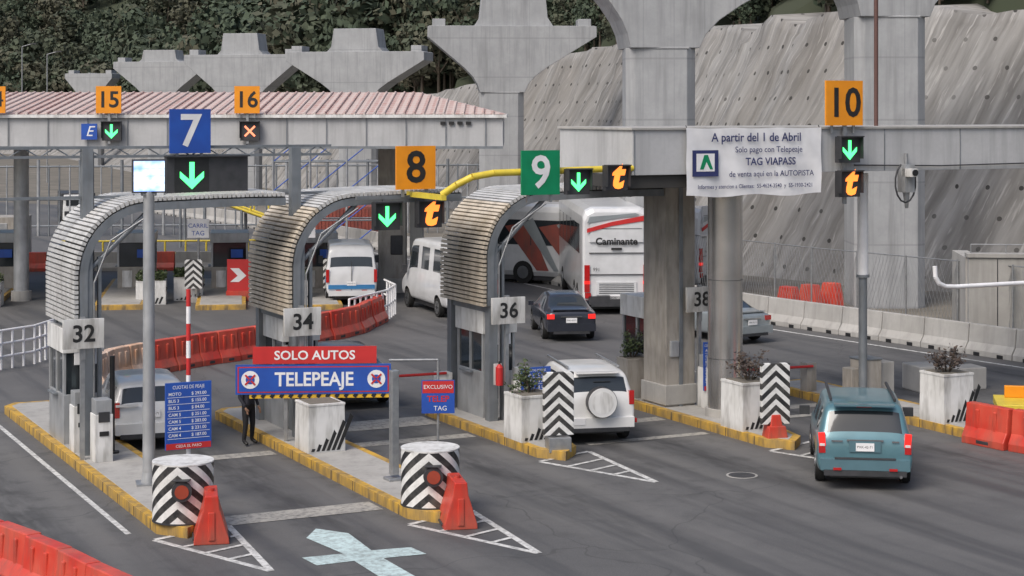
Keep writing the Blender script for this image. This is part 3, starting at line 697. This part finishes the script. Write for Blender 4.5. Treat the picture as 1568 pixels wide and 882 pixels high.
for tx,x,z,s_,bd in (('A partir del 1 de Abril',1.95,1.38,.29,.014),('Solo pago con Telepeaje',2.3,1.09,.20,.006),('TAG VIAPASS',2.35,.80,.25,.018),('de venta aqui en la AUTOPISTA',2.38,.51,.19,.006),('Informes y atencion a Clientes:  55-4624-3540  y  55-1930-2421',1.93,.22,.135,.010)):
    b.text(tx,(x,-.10,z),s_,NAVY,bold=bd,xs=.98 if s_>.14 else .94)
b.box((.5,-.097,.78),(.72,.006,.62),NAVY); b.box((.5,-.103,.80),(.5,.006,.42),SIGNW); b.prism([(.34,.64),(.44,.64),(.52,.82),(.62,.64),(.70,.64),(.56,.98),(.46,.98)],-.112,-.107,GREEN,'xz')
for x in (.03,Wb-.03): b.cyl((x,-.03,Hb-.02),(x,.02,Hb+.05),.012,BLACK,seg=6)
b.plaza(22.4,36.15,5.57,fixn=False)
b=B('lane_number_sign'); numsign(b,'10',(0,0,7.78),1.1,1.1,ORNG,BLACK,size=1.0); led(b,'arrow',(.05,-.08,6.64),.64); led(b,'t',(.05,-.08,5.8),.64); b.box((.05,.05,6.3),(.1,.06,2.0),GALV); b.plaza(26.9,36.05,0)
b=B('cctv_camera'); b.box((0,0,0),(.3,.3,.7),STEELL); b.cyl((0,0,.35),(0,0,.62),.05,GALV); b.box((-.05,-.2,.15),(.2,.4,.2),WHITE); b.cyl((-.05,-.4,.15),(-.05,-.44,.15),.08,BLACK)
pts=[(-.1-.32*math.sin(a)*1.0,-.1,-.1+.5*math.cos(a)) for a in [i*math.pi/7 for i in range(1,13)]]; b.tube(pts,.022,DARK,6); b.cyl((0,0,-.35),(.02,0,-.75),.09,GALV,.04); b.plaza(28.85,36.1,5.9)
b=B('street_lamp'); b.cyl((0,0,0),(0,0,7),.055,M('rust_pole',(.12,.06,.05)),seg=8); b.cyl((0,0,7),(-1.2,0,7.6),.05,GALV,seg=8); b.box((-1.4,0,7.62),(.6,.22,.12),DARK); b.plaza(29.0,37.5,7.15)
b=B('drain_pipe_arm'); b.tube([(0,0,1.0),(.02,0,.75),(.12,0,.6),(.3,0,.52),(.6,0,.5),(4.6,0,.5)],.055,SIGNW,10); b.box((4.4,0,-1.25),(.12,.12,3.5),GALV); b.plaza(27.2,33.0,3.0)
b=B('lane_control_cabinet'); b.box((0,0,.5),(.55,.6,1.0),WALLB); b.box((.55,.1,.45),(.5,.5,.9),CONC); b.box((-.45,0,.4),(.3,.4,.8),WALLB); b.box((0,0,1.02),(.6,.65,.05),STEEL); b.plaza(28.75,37.6,.2,bevel=.02)
b=B('signal_column'); b.cyl((0,0,0),(0,0,3.2),.11,STEEL,seg=14); b.cyl((0,0,3.2),(0,0,5.8),.14,SIGNW,seg=14); b.cyl((0,0,3.15),(0,0,3.22),.17,STEEL,seg=14); b.plaza(28.35,37.2,.2)
b=B('boom_barrier'); b.box((0,0,.4),(.3,.3,.8),WALLB); b.cyl((0,-.2,.72),(-2.6,-.2,.76),.035,RED,seg=8); b.plaza(28.1,39.2,.15)
b=B('boom_barrier'); b.box((0,0,.45),(.35,.35,.9),WHITE); b.cyl((0,-.2,.9),(-2.4,-.2,.92),.035,RED,seg=8); b.plaza(18.3,40.9,.2)
b=B('site_platform'); b.box((0,0,.3),(3,1.6,.2),YELP); b.box((0,0,.12),(2.8,1.4,.2),DARK); b.box((0,.4,.55),(2.5,.1,.3),ORNG); b.done((13.5,44.6,0),-.2,bevel=.02)
b=B('concrete_block'); b.box((0,0,.35),(.8,1.0,.7),CONC); b.box((1.2,0,.3),(1,.8,.6),CONC); b.done((11.2,49,0),.3,bevel=.03)
planter('concrete_planter',.86,1.03,None,seed=2).plaza(13.68,37.15,.2,bevel=.02)
planter('concrete_planter',.90,1.0,LEAFG,seed=3).plaza(18.4,36.3,.2)
planter('concrete_planter',.93,1.08,LEAFD,seed=4).plaza(23.6,35.3,.2)
planter('concrete_planter',.90,1.14,LEAFD,seed=5).plaza(28.38,34.0,.2)
planter('concrete_planter',.6,1.1,LEAFG,WALLB,False,False,6).plaza(23.4,40.35,.1)
for u,v,mm in ((18.4,34.95,GALV),(23.45,34.0,PRED)):
    b=B('chevron_marker_board'); b.box((0,0,1.02),(.68,.14,1.38),CHB); b.box((0,.1,.7),(.1,.06,1.4),GALV); b.box((0,.0,.14),(.5,.42,.32),mm,taper=.8 if mm is PRED else 1)
    if mm is PRED: b.box((0,0,.4),(.3,.25,.3),mm,taper=.7)
    b.plaza(u,v,.16,-TH*.5,bevel=.015)
LENS=M('amber_lens',(.35,.06,.03),None,3,.2,coat=1)
for u,v in ((9.12,31.9),(13.65,31.1)):
    b=B('crash_cushion_drum'); b.cyl((0,0,0),(0,0,1.05),.55,CHD,seg=48); b.cyl((0,0,1.045),(0,0,1.07),.555,WHITE,seg=48); b.cyl((0,0,0),(0,0,.03),.56,DARK,seg=48)
    b.cyl((.07,-.5,.62),(.09,-.64,.62),.18,DARK,seg=28); b.cyl((.09,-.62,.62),(.095,-.66,.62),.125,LENS,seg=24); b.box((.08,-.58,.82),(.3,.2,.02),DARK)
    b.plaza(u,v,.2,-TH)
for u,v in ((9.3,30.75),(13.68,29.85)):
    b=B('water_filled_barrier')
    b.prism([(-.31,0),(.31,0),(.30,.1),(.14,.62),(.115,.85),(-.115,.85),(-.14,.62),(-.30,.1)],-.2,.75,PRED,'xz')
    b.box((0,-.205,.32),(.12,.03,.5),PRED); b.cyl((0,.28,.84),(0,.28,.9),.06,PRED,seg=12); b.box((0,.27,.06),(.66,.5,.05),DARK)
    b.plaza(u,v,.005,-TH*.6,bevel=.04)
b=B('bollard'); b.box((0,0,1.15),(.16,.16,2.1),GALV); b.box((0,0,.03),(.34,.34,.06),GALV); b.plaza(13.87,33.4,.2,bevel=.015)
# telepeaje sign
b=B('toll_lane_sign'); b.box((1.72,0,1.6),(3.45,.08,.66),BLUE)
b.box((1.85,.01,1.24),(3.1,.07,.12),M('sign_yellow',(.75,.45,.03)))
for k in range(15): b.box((.4+k*.205,-.03,1.24),(.08,.01,.10),BLACK,ry=.6)
b.box((1.72,-.002,1.6),(3.36,.085,.58),RED); b.box((1.72,-.004,1.6),(3.30,.09,.53),BLUE)
b.box((1.75,-.01,2.14),(2.75,.06,.38),RED); b.text('SOLO AUTOS',(1.75,-.045,2.13),.28,SIGNW,bold=.02,xs=1.05)
b.text('TELEPEAJE',(1.74,-.055,1.59),.43,SIGNW,bold=.022,xs=.90)
for x in (.32,3.12):
    b.cyl((x,-.03,1.6),(x,-.055,1.6),.2,SIGNW,seg=20); b.cyl((x,-.05,1.6),(x,-.06,1.6),.1,BLUE,seg=14)
    for a in range(4): b.box((x+.09*math.cos(a*1.57+.78),-.062,1.6+.09*math.sin(a*1.57+.78)),(.13,.01,.04),RED,ry=-(a*1.57+.78))
for x in (1.1,1.42): b.box((x,.1,1.2),(.08,.08,2.3),GALV)
b.cyl((3.4,.05,2.0),(4.5,.05,2.0),.03,GALV,seg=8); b.cyl((4.5,.05,2.0),(4.5,.05,.05),.03,GALV,seg=8)
b.box((4.5,-.0,1.18),(.74,.05,.74),BLUE); b.box((4.5,-.005,1.4),(.70,.05,.27),RED); b.text('EXCLUSIVO',(4.5,-.035,1.4),.125,SIGNW); b.text('TELEP',(4.5,-.03,1.13),.19,RED,bold=.02); b.text('TAG',(4.55,-.03,.92),.15,SIGNW)
b.cyl((4.5,.05,.01),(4.5,.05,.07),.18,DARK,seg=14)
b.done((-6.15,40.15,0),.06)

# ---------------------------------------------------------------- vehicles
def wheel(b,x,y,r,wd,side):
    x0=x-side*wd/2; x1=x+side*wd/2
    b.cyl((x0,y,r),(x1,y,r),r*.95,TYRE,seg=26); b.cyl((x0+side*.03,y,r),(x1-side*.03,y,r),r,TYRE,seg=26)
    b.cyl((x1-side*.02,y,r),(x1+side*.012,y,r),r*.66,RIM,seg=20); b.cyl((x1,y,r),(x1+side*.02,y,r),r*.18,DARK,seg=10)
    for k in range(6):
        a=k*math.pi/3; b.box((x1+side*.012,y+math.cos(a)*r*.42,r+math.sin(a)*r*.42),(.01,r*.10,r*.3),DARK,rx=a+math.pi/2)
def vehicle(name,st,tags,paint,loc,yaw,axles,r,extra,trim=None,wtrack=None):
    root=bpy.data.objects.new(name,None); scene.collection.objects.link(root); root.location=(loc[0],loc[1],.006); root.rotation_euler=(0,0,yaw)
    vs=[];N=None
    for (y,zb,zl,zt,w_,wt) in st:
        zm=zb+(zl-zb)*.55
        half=[(w_*.84,zb),(w_*.97,zb+.08),(w_*1.0,zm),(w_*.985,zl-.03),(w_*.96,zl+.01),(wt+.015,zt-.09),(wt-.05,zt-.02),(wt*.6,zt+.01)]
        ring=[(x,z) for x,z in half]+[(-x,z) for x,z in half[::-1]]; N=len(ring); vs+=[(x,y,z) for x,z in ring]
    body=B('body'); k=body.m(paint); gk=body.m(GLASS); tk=body.m(DARK)
    body.v=[Vector(v) for v in vs]
    for i in range(len(st)-1):
        tg=tags[i]
        for j in range(N):
            a=i*N+j; c=i*N+(j+1)%N; f_=(a,c,c+N,a+N); mi=k
            side=j in (4,N-6); top=j in (6,7,8)
            if tg=='g' and side: mi=gk
            if tg in 'rw' and top: mi=gk
            if j==N-1: mi=tk
            body.f.append(list(f_)); body.mi.append(mi); body.sm.append(True)
    body.f.append(list(range(N))[::-1]); body.mi.append(k); body.sm.append(True)
    body.f.append([(len(st)-1)*N+j for j in range(N)]); body.mi.append(k); body.sm.append(True)
    ob=body.done()
    md=ob.modifiers.new('s','SUBSURF'); md.levels=2; md.render_levels=2
    cb=B('cut'); wmax=max(s[4] for s in st)
    for ya in axles:
        for sd in (-1,1): cb.cyl((sd*(wmax-.32),ya,r+.02),(sd*(wmax+.3),ya,r+.02),r+.075,DARK,seg=28)
    cut=cb.done(); bo=ob.modifiers.new('b','BOOLEAN'); bo.object=cut; bo.operation='DIFFERENCE'; bo.solver='EXACT'
    try: bo.material_mode='TRANSFER'
    except Exception: pass
    dg=bpy.context.evaluated_depsgraph_get(); nm=bpy.data.meshes.new_from_object(ob.evaluated_get(dg)); ob.modifiers.clear(); ob.data=nm; nm.name='body'
    nm.set_sharp_from_angle(angle=math.radians(38))
    bpy.data.objects.remove(cut); ob.parent=root
    d=B('wheels')
    for ya in axles:
        for sd in (-1,1): wheel(d,sd*(wmax-.12),ya,r,.2,sd)
    d.box((0,(axles[0]+axles[1])/2,.30),(wmax*1.5,axles[1]-axles[0],.16),DARK); d.box((0,.35,.3),(wmax*1.4,.5,.14),DARK)
    d.done(parent=root)
    t=B('trim'); extra(t,wmax); t.done(parent=root,bevel=.012)
    return root
def paint(name,c,ro=.28,metal=.0): return M(name,c,tuple(x*.88 for x in c),2,ro,metal,coat=.6)
def plate(t,y,z): t.box((0,y,z),(.36,.02,.16),SIGNW); t.text('PXK-42-71',(0,y-.012,z),.07,BLACK)
TEAL=paint('teal_paint',(.10,.215,.255),.30,.25); TEALB=paint('teal_bumper',(.085,.17,.205),.4)
def ex_mini(t,w_):
    for sd in (-1,1):
        t.box((sd*(w_-.125),.055,1.0),(.13,.10,.26),TAILON,ry=sd*.08); t.box((sd*(w_-.125),.05,.80),(.13,.10,.13),TAIL,ry=sd*.03)
        t.box((sd*(w_-.13),.05,.90),(.10,.105,.05),LAMPC)
        t.box((sd*(w_+.13),3.0,1.10),(.22,.12,.18),DARK); t.box((sd*(w_*.66),1.9,1.70),(.05,2.4,.05),DARK)
        t.box((sd*(w_-.005),2.3,.62),(.03,2.0,.07),DARK)
        t.box((sd*.55,-.105,.44),(.16,.02,.05),TAIL)
    t.box((0,-.01,.52),(1.76,.16,.22),TEALB); t.box((0,-.03,.36),(1.62,.12,.12),DARK); t.box((0,-.04,.645),(1.2,.12,.025),DARK)
    t.box((0,.0,.88),(.62,.05,.22),TEALB); plate(t,-.03,.87); t.box((0,.0,1.0),(.72,.05,.035),CHROME); t.box((0,.30,1.63),(.3,.06,.03),TAIL); t.box((.0,.12,1.16),(.5,.02,.02),BLACK,rx=-.4)
    t.box((-.55,-.005,.98),(.22,.02,.03),CHROME); t.box((.60,.0,.98),(.14,.02,.03),CHROME); t.box((0,.24,1.67),(1.2,.22,.035),TEALB)
    t.cyl((.7,0,.3),(.7,-.1,.3),.03,CHROME,seg=8)
vehicle('minivan',[(0,.42,.74,.82,.86,.80),(.03,.34,.96,1.01,.93,.84),(.06,.30,1.01,1.07,.95,.84),(.32,.26,1.03,1.62,.965,.76),(.48,.25,1.03,1.68,.97,.77),(1.2,.24,1.02,1.70,.97,.77),(1.3,.24,1.02,1.70,.97,.77),(2.2,.24,1.0,1.70,.97,.77),(2.3,.24,1.0,1.70,.97,.77),(3.0,.24,.98,1.62,.96,.75),(3.8,.26,.94,1.06,.95,.78),(4.4,.3,.82,.9,.9,.72),(4.7,.36,.62,.7,.74,.6)],
 ['n','n','r','p','g','p','g','p','g','w','n','n'],TEAL,(7.05,36.0),-.13,(.95,3.75),.34,ex_mini)
SW=paint('suv_white',(.72,.72,.71),.3)
def ex_suv(t,w_):
    for sd in (-1,1):
        t.box((sd*(w_-.10),.05,1.04),(.12,.10,.32),TAIL); t.box((sd*(w_-.08),.03,.52),(.2,.12,.1),TAIL)
        t.box((sd*(w_+.1),2.75,1.1),(.19,.12,.16),SW); t.box((sd*.60,1.6,1.68),(.05,2.1,.05),GALV)
    t.box((0,-.02,.50),(1.62,.16,.24),SW); t.box((0,-.05,.34),(1.4,.12,.1),DARK)
    t.cyl((.02,-.26,.98),(.02,-.04,.98),.345,DARK,seg=36); t.cyl((.02,-.28,.98),(.02,-.2,.98),.33,SW,.345,seg=36); t.cyl((.02,-.285,.98),(.02,-.275,.98),.25,WHITE,seg=30)
    t.box((-.52,-.1,.54),(.36,.02,.16),SIGNW); t.box((0,.14,1.61),(1.0,.2,.04),SW); t.box((.1,.12,1.4),(.4,.02,.02),BLACK,rx=-.3)
SUV=[(0,.42,.74,.82,.78,.72),(.02,.34,1.0,1.05,.83,.76),(.05,.30,1.06,1.12,.85,.76),(.2,.27,1.08,1.57,.87,.69),(.32,.26,1.08,1.64,.87,.70),(1.0,.26,1.07,1.67,.87,.70),(1.1,.26,1.07,1.67,.87,.70),(1.9,.26,1.05,1.66,.87,.70),(2.0,.26,1.05,1.66,.87,.70),(2.6,.27,1.03,1.58,.87,.68),(3.15,.28,1.0,1.08,.86,.7),(3.8,.32,.86,.93,.82,.66),(4.05,.38,.66,.74,.68,.54)]
SUVT=['n','n','r','p','g','p','g','p','g','w','n','n']
vehicle('suv',SUV,SUVT,SW,(1.98,41.0),.20,(.75,3.25),.34,ex_suv)
SED=[(0,.42,.72,.80,.72,.64),(.04,.32,.88,.96,.82,.72),(.14,.28,.93,1.02,.85,.74),(.62,.24,.96,1.04,.87,.72),(1.3,.22,.96,1.40,.88,.60),(1.45,.22,.96,1.43,.88,.60),(2.1,.22,.95,1.47,.88,.61),(2.2,.22,.95,1.47,.88,.61),(2.75,.22,.94,1.43,.88,.6),(3.45,.23,.92,.99,.87,.70),(4.1,.26,.80,.87,.84,.66),(4.4,.34,.6,.68,.7,.54)]
SEDT=['n','n','n','r','g','g','p','g','w','n','n']
def mk_sed(col,bump,lit=False):
    def ex(t,w_):
        for sd in (-1,1):
            t.box((sd*(w_-.20),.05,.82),(.24,.12,.15),TAILON if lit else TAIL); t.box((sd*(w_+.08),2.9,.98),(.18,.1,.14),col)
        t.box((0,-.03,.46),(1.6,.14,.24),col); t.box((0,-.05,.31),(1.2,.1,.1),DARK); plate(t,-.05,.70); t.box((0,-.02,.82),(.7,.04,.03),CHROME); t.box((0,.12,1.03),(1.2,.14,.03),col)
    return ex
NAVYC=paint('navy_paint',(.030,.034,.048),.25,.2); vehicle('sedan_car',SED,SEDT,NAVYC,(1.95,59.2),.12,(.85,3.45),.32,mk_sed(NAVYC,1,True))
SILV=paint('silver_paint',(.36,.40,.42),.3,.4); vehicle('sedan_car',SED,SEDT,SILV,(7.8,58.6),.55,(.85,3.45),.32,mk_sed(SILV,1))
def ex_w(t,w_):
    for sd in (-1,1): t.box((sd*(w_-.10),.05,.92),(.12,.10,.34),TAIL); t.box((sd*(w_+.1),2.75,1.02),(.19,.12,.16),SW)
    t.box((0,-.02,.50),(1.62,.16,.24),SW); t.box((0,-.05,.34),(1.4,.12,.1),DARK); plate(t,-.03,.82)
    t.box((-.55,-.02,1.02),(.5,.04,.05),SW)
vehicle('hatchback_car',[(a,b_,c-.03,d-.12,e,f_) for a,b_,c,d,e,f_ in SUV],SUVT,SW,(-8.05,40.3),.34,(.75,3.25),.32,ex_w)
DK=paint('dark_paint',(.03,.03,.035),.3); vehicle('sedan_car',SED,SEDT,DK,(-3.75,45.9),.40,(.85,3.45),.33,mk_sed(DK,1))
def van(name,L,H_,w_,col,loc,yaw,stripe=None):
    st=[(0,.5,.9,1.0,w_*.92,w_*.88),(.04,.42,1.25,1.32,w_*.98,w_*.92),(.08,.4,1.36,1.44,w_,w_*.93),(.16,.38,1.42,H_-.45,w_,w_*.88),(.24,.36,1.42,H_-.14,w_,w_*.87),(.5,.36,1.42,H_,w_,w_*.86),(1.9,.36,1.42,H_,w_,w_*.86),(2.0,.36,1.42,H_,w_,w_*.86),(3.3,.36,1.42,H_,w_,w_*.86),(3.4,.36,1.42,H_,w_,w_*.86),(L-1.6,.36,1.38,H_-.03,w_,w_*.85),(L-1.3,.36,1.3,H_-.15,w_,w_*.83),(L-.65,.38,1.2,1.3,w_*.98,w_*.8),(L-.15,.42,.95,1.05,w_*.93,w_*.74),(L,.5,.75,.85,w_*.8,w_*.66)]
    def ex(t,wm):
        for sd in (-1,1):
            t.box((sd*(wm-.07),.02,1.15),(.12,.1,.5),TAIL); t.box((sd*(wm+.14),L-1.3,1.5),(.18,.12,.3),DARK); t.box((sd*.5,.0,.55),(.2,.1,.1),TAIL)
            if stripe: t.box((sd*(wm-.005),L/2,.9),(.03,L*.6,.18),stripe)
        t.box((0,-.05,.48),(wm*1.8,.18,.2),DARK if not stripe else col); t.box((0,-.0,1.1),(.015,.06,1.2),DARK); plate(t,-.03,.85)
        if stripe: t.box((0,-.0,.72),(wm*1.8,.08,.16),stripe)
    return vehicle(name,st,['n','n','r','p','p','g','p','g','p','g','g','w','n','n'],col,loc,yaw,(1.1,L-1.1),.36,ex)
VW=paint('van_white',(.66,.67,.68),.35)
van('passenger_van',5.9,2.75,1.0,VW,(-1.45,65.5),.36); van('passenger_van',5.0,2.35,1.0,VW,(-6.25,70.2),.12,M('van_blue',(.03,.18,.40)))
def bus(name,L,H_,loc,yaw,deco,txt):
    b=B(name); w_=1.27
    def ring(y,wi,z0,z1): return [(-wi,y,z0+.2),(-wi+.12,y,z0),(wi-.12,y,z0),(wi,y,z0+.2),(wi,y,z1-.35),(wi-.1,y,z1-.12),(wi-.35,y,z1),(-wi+.35,y,z1),(-wi+.1,y,z1-.12),(-wi,y,z1-.35)]
    secs=[ring(0,w_-.1,.45,H_-.2),ring(.08,w_-.02,.38,H_-.06),ring(.3,w_,.35,H_),ring(L-.5,w_,.35,H_),ring(L-.1,w_-.05,.38,H_-.15),ring(L,w_-.2,.5,H_-.5)]
    vs=[p for s_ in secs for p in s_]; n=10; fs=[(i*n+j,i*n+(j+1)%n,(i+1)*n+(j+1)%n,(i+1)*n+j) for i in range(5) for j in range(n)]
    b.add(vs,fs+[tuple(range(n))[::-1],tuple(range(5*n,6*n))],VW,False)
    for sd in (-1,1):
        b.box((sd*(w_+.002),L/2+.3,H_-1.25),(.03,L-1.8,1.1),GLASS)
        for k in range(6): b.box((sd*(w_+.006),1.6+k*(L-3)/5,H_-1.25),(.035,.06,1.12),DARK)
        for k in range(deco):
            y=2+k*1.7; b.add([(sd*(w_+.022),y,.6),(sd*(w_+.022),y+.6,.6),(sd*(w_+.022),y+2.2,H_-1.0),(sd*(w_+.022),y+1.0,H_-.8)],[(0,1,2,3)],BRICKR)
            b.add([(sd*(w_+.026),y-.5,.6),(sd*(w_+.026),y-.25,.6),(sd*(w_+.026),y+1.3,H_-.9),(sd*(w_+.026),y+.8,H_-.6)],[(0,1,2,3)],SILV)
        for ya in (2.2,3.5,L-2.6): b.cyl((sd*(w_-.25),ya,.5),(sd*(w_+.01),ya,.5),.5,TYRE,seg=24); b.cyl((sd*w_,ya,.5),(sd*(w_+.03),ya,.5),.28,RIM,seg=16)
        b.box((sd*(w_-.17),-.005,1.35),(.2,.12,1.0),TAIL); b.box((sd*(w_-.17),-.01,1.2),(.21,.12,.12),TAILON); b.box((sd*(w_-.2),-.01,.72),(.22,.12,.2),TAIL)
        b.box((sd*(w_+.2),L-.1,2.6),(.2,.15,.6),DARK)
    b.box((0,-.01,.55),(2.1,.12,.28),DARK); b.box((0,-.015,.98),(1.5,.06,.5),VW); b.box((0,-.02,3.15),(2.0,.1,.9),VW); b.box((0,-.04,3.2),(1.9,.08,.02),DARK)
    for k in range(6): b.box((0,-.05,.8+k*.07),(1.3,.02,.02),DARK)
    b.box((0,-.03,1.5),(2.0,.05,.02),DARK); b.box((0,-.03,2.3),(2.05,.05,.02),DARK)
    b.prism([(-1.1,H_-.95),(-.2,H_-.7),(1.1,H_-.5),(1.1,H_-.3),(-.2,H_-.55),(-1.1,H_-.8)],-.095,-.06,RED,'xz')
    b.prism([(-1.1,H_-.6),(-.2,H_-.45),(.9,H_-.3),(.7,H_-.22),(-.2,H_-.3),(-1.0,H_-.35)],-.098,-.06,SILV,'xz')
    b.text(txt,(0,-.08,H_-1.28),.36,BLACK,bold=.03); b.text('991',(-.75,-.08,1.68),.18,BLACK); b.box((0,-.06,2.45),(.4,.02,.08),BLACK); b.box((.0,-.06,.36),(1.9,.1,.1),DARK)
    b.box((1.0,-.04,.55),(.4,.14,.35),PRED); b.box((-.05,-.06,.66),(.4,.02,.15),SIGNW)
    b.box((0,L/2,.35),(2.2,L*.9,.4),DARK)
    return b.done((loc[0],loc[1],.006),yaw,bevel=.03)
bus('coach_bus',12,4.0,(3.88,67),.05,0,'Caminante'); bus('coach_bus',11,3.5,(8.4,76),1.05,4,'')
b=B('delivery_truck'); b.box((0,0,1.3),(2.2,4.5,1.6),DARK); b.box((0,-2.4,1.2),(2.1,1.3,1.6),WHITE,taper=.9); b.box((0,-3.0,1.6),(1.7,.12,.6),GLASS); b.box((0,-3.05,.8),(1.9,.1,.3),DARK)
for sx in (-1,1):
    for y in (-2.2,1.5): b.cyl((sx*.85,y,.45),(sx*1.1,y,.45),.45,TYRE,seg=20)
b.done((-29.5,122,0),.3,bevel=.04)

# ---------------------------------------------------------------- attendant
def person(name,loc,rz):
    root=bpy.data.objects.new(name,None); scene.collection.objects.link(root); root.location=loc; root.rotation_euler=(0,0,rz)
    J={'pel':(0,0,.95,.13),'sp':(0,.01,1.12,.125),'ch':(0,.02,1.32,.15),'nk':(0,.0,1.48,.06),'hd':(0,-.01,1.55,.055),
       'lh':(-.1,0,.88,.095),'lk':(-.12,-.03,.49,.065),'la':(-.13,.02,.11,.048),'lt':(-.15,-.13,.045,.038),
       'rh':(.1,0,.88,.095),'rk':(.13,-.01,.49,.065),'ra':(.15,.04,.11,.048),'rt':(.18,-.11,.045,.038),
       'ls':(-.19,.02,1.40,.062),'le':(-.26,.03,1.12,.045),'lw':(-.22,-.12,.90,.032),'rs':(.19,.02,1.40,.062),'re':(.25,.04,1.12,.045),'rw':(.24,-.08,.88,.032)}
    E=[('pel','sp'),('sp','ch'),('ch','nk'),('nk','hd'),('pel','lh'),('lh','lk'),('lk','la'),('la','lt'),('pel','rh'),('rh','rk'),('rk','ra'),('ra','rt'),('ch','ls'),('ls','le'),('le','lw'),('ch','rs'),('rs','re'),('re','rw')]
    K=list(J)
    def skin(nm,vv,ee,rr,mats,par,fn=None,rootix=0):
        me=bpy.data.meshes.new(nm); me.from_pydata(vv,ee,[]); ob=bpy.data.objects.new(nm,me); scene.collection.objects.link(ob); ob.parent=par
        sk=ob.modifiers.new('skin','SKIN'); sk.use_smooth_shade=True
        for i,r_ in enumerate(rr): me.skin_vertices[0].data[i].radius=(r_,r_)
        me.skin_vertices[0].data[rootix].use_root=True
        ss=ob.modifiers.new('ss','SUBSURF'); ss.levels=2; ss.render_levels=2
        dg=bpy.context.evaluated_depsgraph_get(); nm2=bpy.data.meshes.new_from_object(ob.evaluated_get(dg)); ob.modifiers.clear(); ob.data=nm2
        for m_ in mats: nm2.materials.append(m_)
        for p in nm2.polygons:
            p.use_smooth=True
            if fn: p.material_index=fn(p.center)
        return ob
    UNI=M('uniform_navy',(.02,.022,.035),(.03,.032,.045),6,.85); PAN=M('trousers_black',(.015,.015,.018),None,6,.85); SK=M('skin',(.30,.17,.11),None,8,.55); SHO=M('shoe',(.01,.01,.01),None,8,.4)
    skin('body',[J[k][:3] for k in K],[(K.index(a),K.index(c)) for a,c in E],[J[k][3] for k in K],[UNI,PAN,SHO,SK],root,lambda c:2 if c.z<.1 else (1 if c.z<.93 and abs(c.x)<.22 and not(c.z>.84 and abs(c.x)>.2) else (3 if c.z>1.47 else 0)))
    h=B('head'); bm=bmesh.new(); bmesh.ops.create_uvsphere(bm,u_segments=20,v_segments=14,radius=1)
    vs=[(v.co.x*.078,v.co.y*.098*(1 if v.co.z>-.2 else 1+.1*v.co.z),v.co.z*.118) for v in bm.verts]; fs=[tuple(v.index for v in f.verts) for f in bm.faces]; bm.free()
    h.add([(x,y-.01,z+1.655) for x,y,z in vs],fs,SK,True); h.add([(x*1.07,y*1.07+.006,z*1.05+1.672) for x,y,z in vs],[f for f in fs if sum(vs[i][2] for i in f)/len(f)>.02 or sum(vs[i][1] for i in f)/len(f)>.04],BLACK,True)
    h.cyl((0,-.10,1.665),(0,-.128,1.635),.010,SK,.016,8)
    for sx in (-1,1): h.cyl((sx*.03,-.098,1.668),(sx*.03,-.106,1.668),.012,BLACK,seg=8); h.box((sx*.08,0,1.65),(.015,.04,.06),SK)
    h.box((0,-.101,1.60),(.045,.01,.008),RED); h.box((0,-.12,1.70),(.13,.09,.012),BLACK); h.done(parent=root)
    for sx,wv in ((-1,J['lw']),(1,J['rw'])):
        w0=Vector(wv[:3]); vv=[w0,w0+Vector((0,-.03,-.06))]; ee=[(0,1)]; rr=[.026,.03]
        for k in range(4):
            x=(k-1.5)*.019; L=[.07,.08,.075,.06][k]; o=len(vv); vv+=[w0+Vector((x*.3,-.045+x,-.09)),w0+Vector((x*.3,-.06+x,-.09-L*.55)),w0+Vector((-sx*.01,-.06+x,-.09-L))]; ee+=[(1,o),(o,o+1),(o+1,o+2)]; rr+=[.010,.009,.007]
        o=len(vv); vv+=[w0+Vector((-sx*.01,-.07,-.05)),w0+Vector((-sx*.02,-.09,-.085))]; ee+=[(1,o),(o,o+1)]; rr+=[.012,.009]
        skin('hand',[tuple(v) for v in vv],ee,rr,[SK],root)
person('toll_attendant',W(12.75,39.3,.005),TH+.5)

# ---------------------------------------------------------------- light, camera
w=bpy.data.worlds.new('World'); scene.world=w; w.use_nodes=True; nt=w.node_tree; bg=nt.nodes['Background']
sky=nt.nodes.new('ShaderNodeTexSky'); sky.sky_type='NISHITA'; sky.sun_disc=False
EL,AZ=math.radians(50),math.radians(215)
sky.sun_elevation=EL; sky.sun_rotation=AZ; sky.dust_density=4.0; sky.air_density=1.0; sky.ozone_density=.6
nt.links.new(sky.outputs[0],bg.inputs[0]); bg.inputs[1].default_value=.15
sd=Vector((math.sin(AZ)*math.cos(EL),math.cos(AZ)*math.cos(EL),math.sin(EL)))
sl=bpy.data.lights.new('sun','SUN'); sl.energy=2.0; sl.angle=math.radians(32); sl.color=(1,.965,.92)
so=bpy.data.objects.new('sun',sl); so.rotation_euler=sd.to_track_quat('Z','Y').to_euler(); so.location=(0,0,50); scene.collection.objects.link(so)
cd=bpy.data.cameras.new('camera'); co=bpy.data.objects.new('camera',cd); scene.collection.objects.link(co)
co.location=(0,0,7.6); co.rotation_euler=(math.pi/2,0,0); cd.sensor_width=36; cd.lens=2760/1568*36; cd.shift_y=-(441-169)/1568; cd.clip_end=3000; cd.clip_start=.5
scene.camera=co
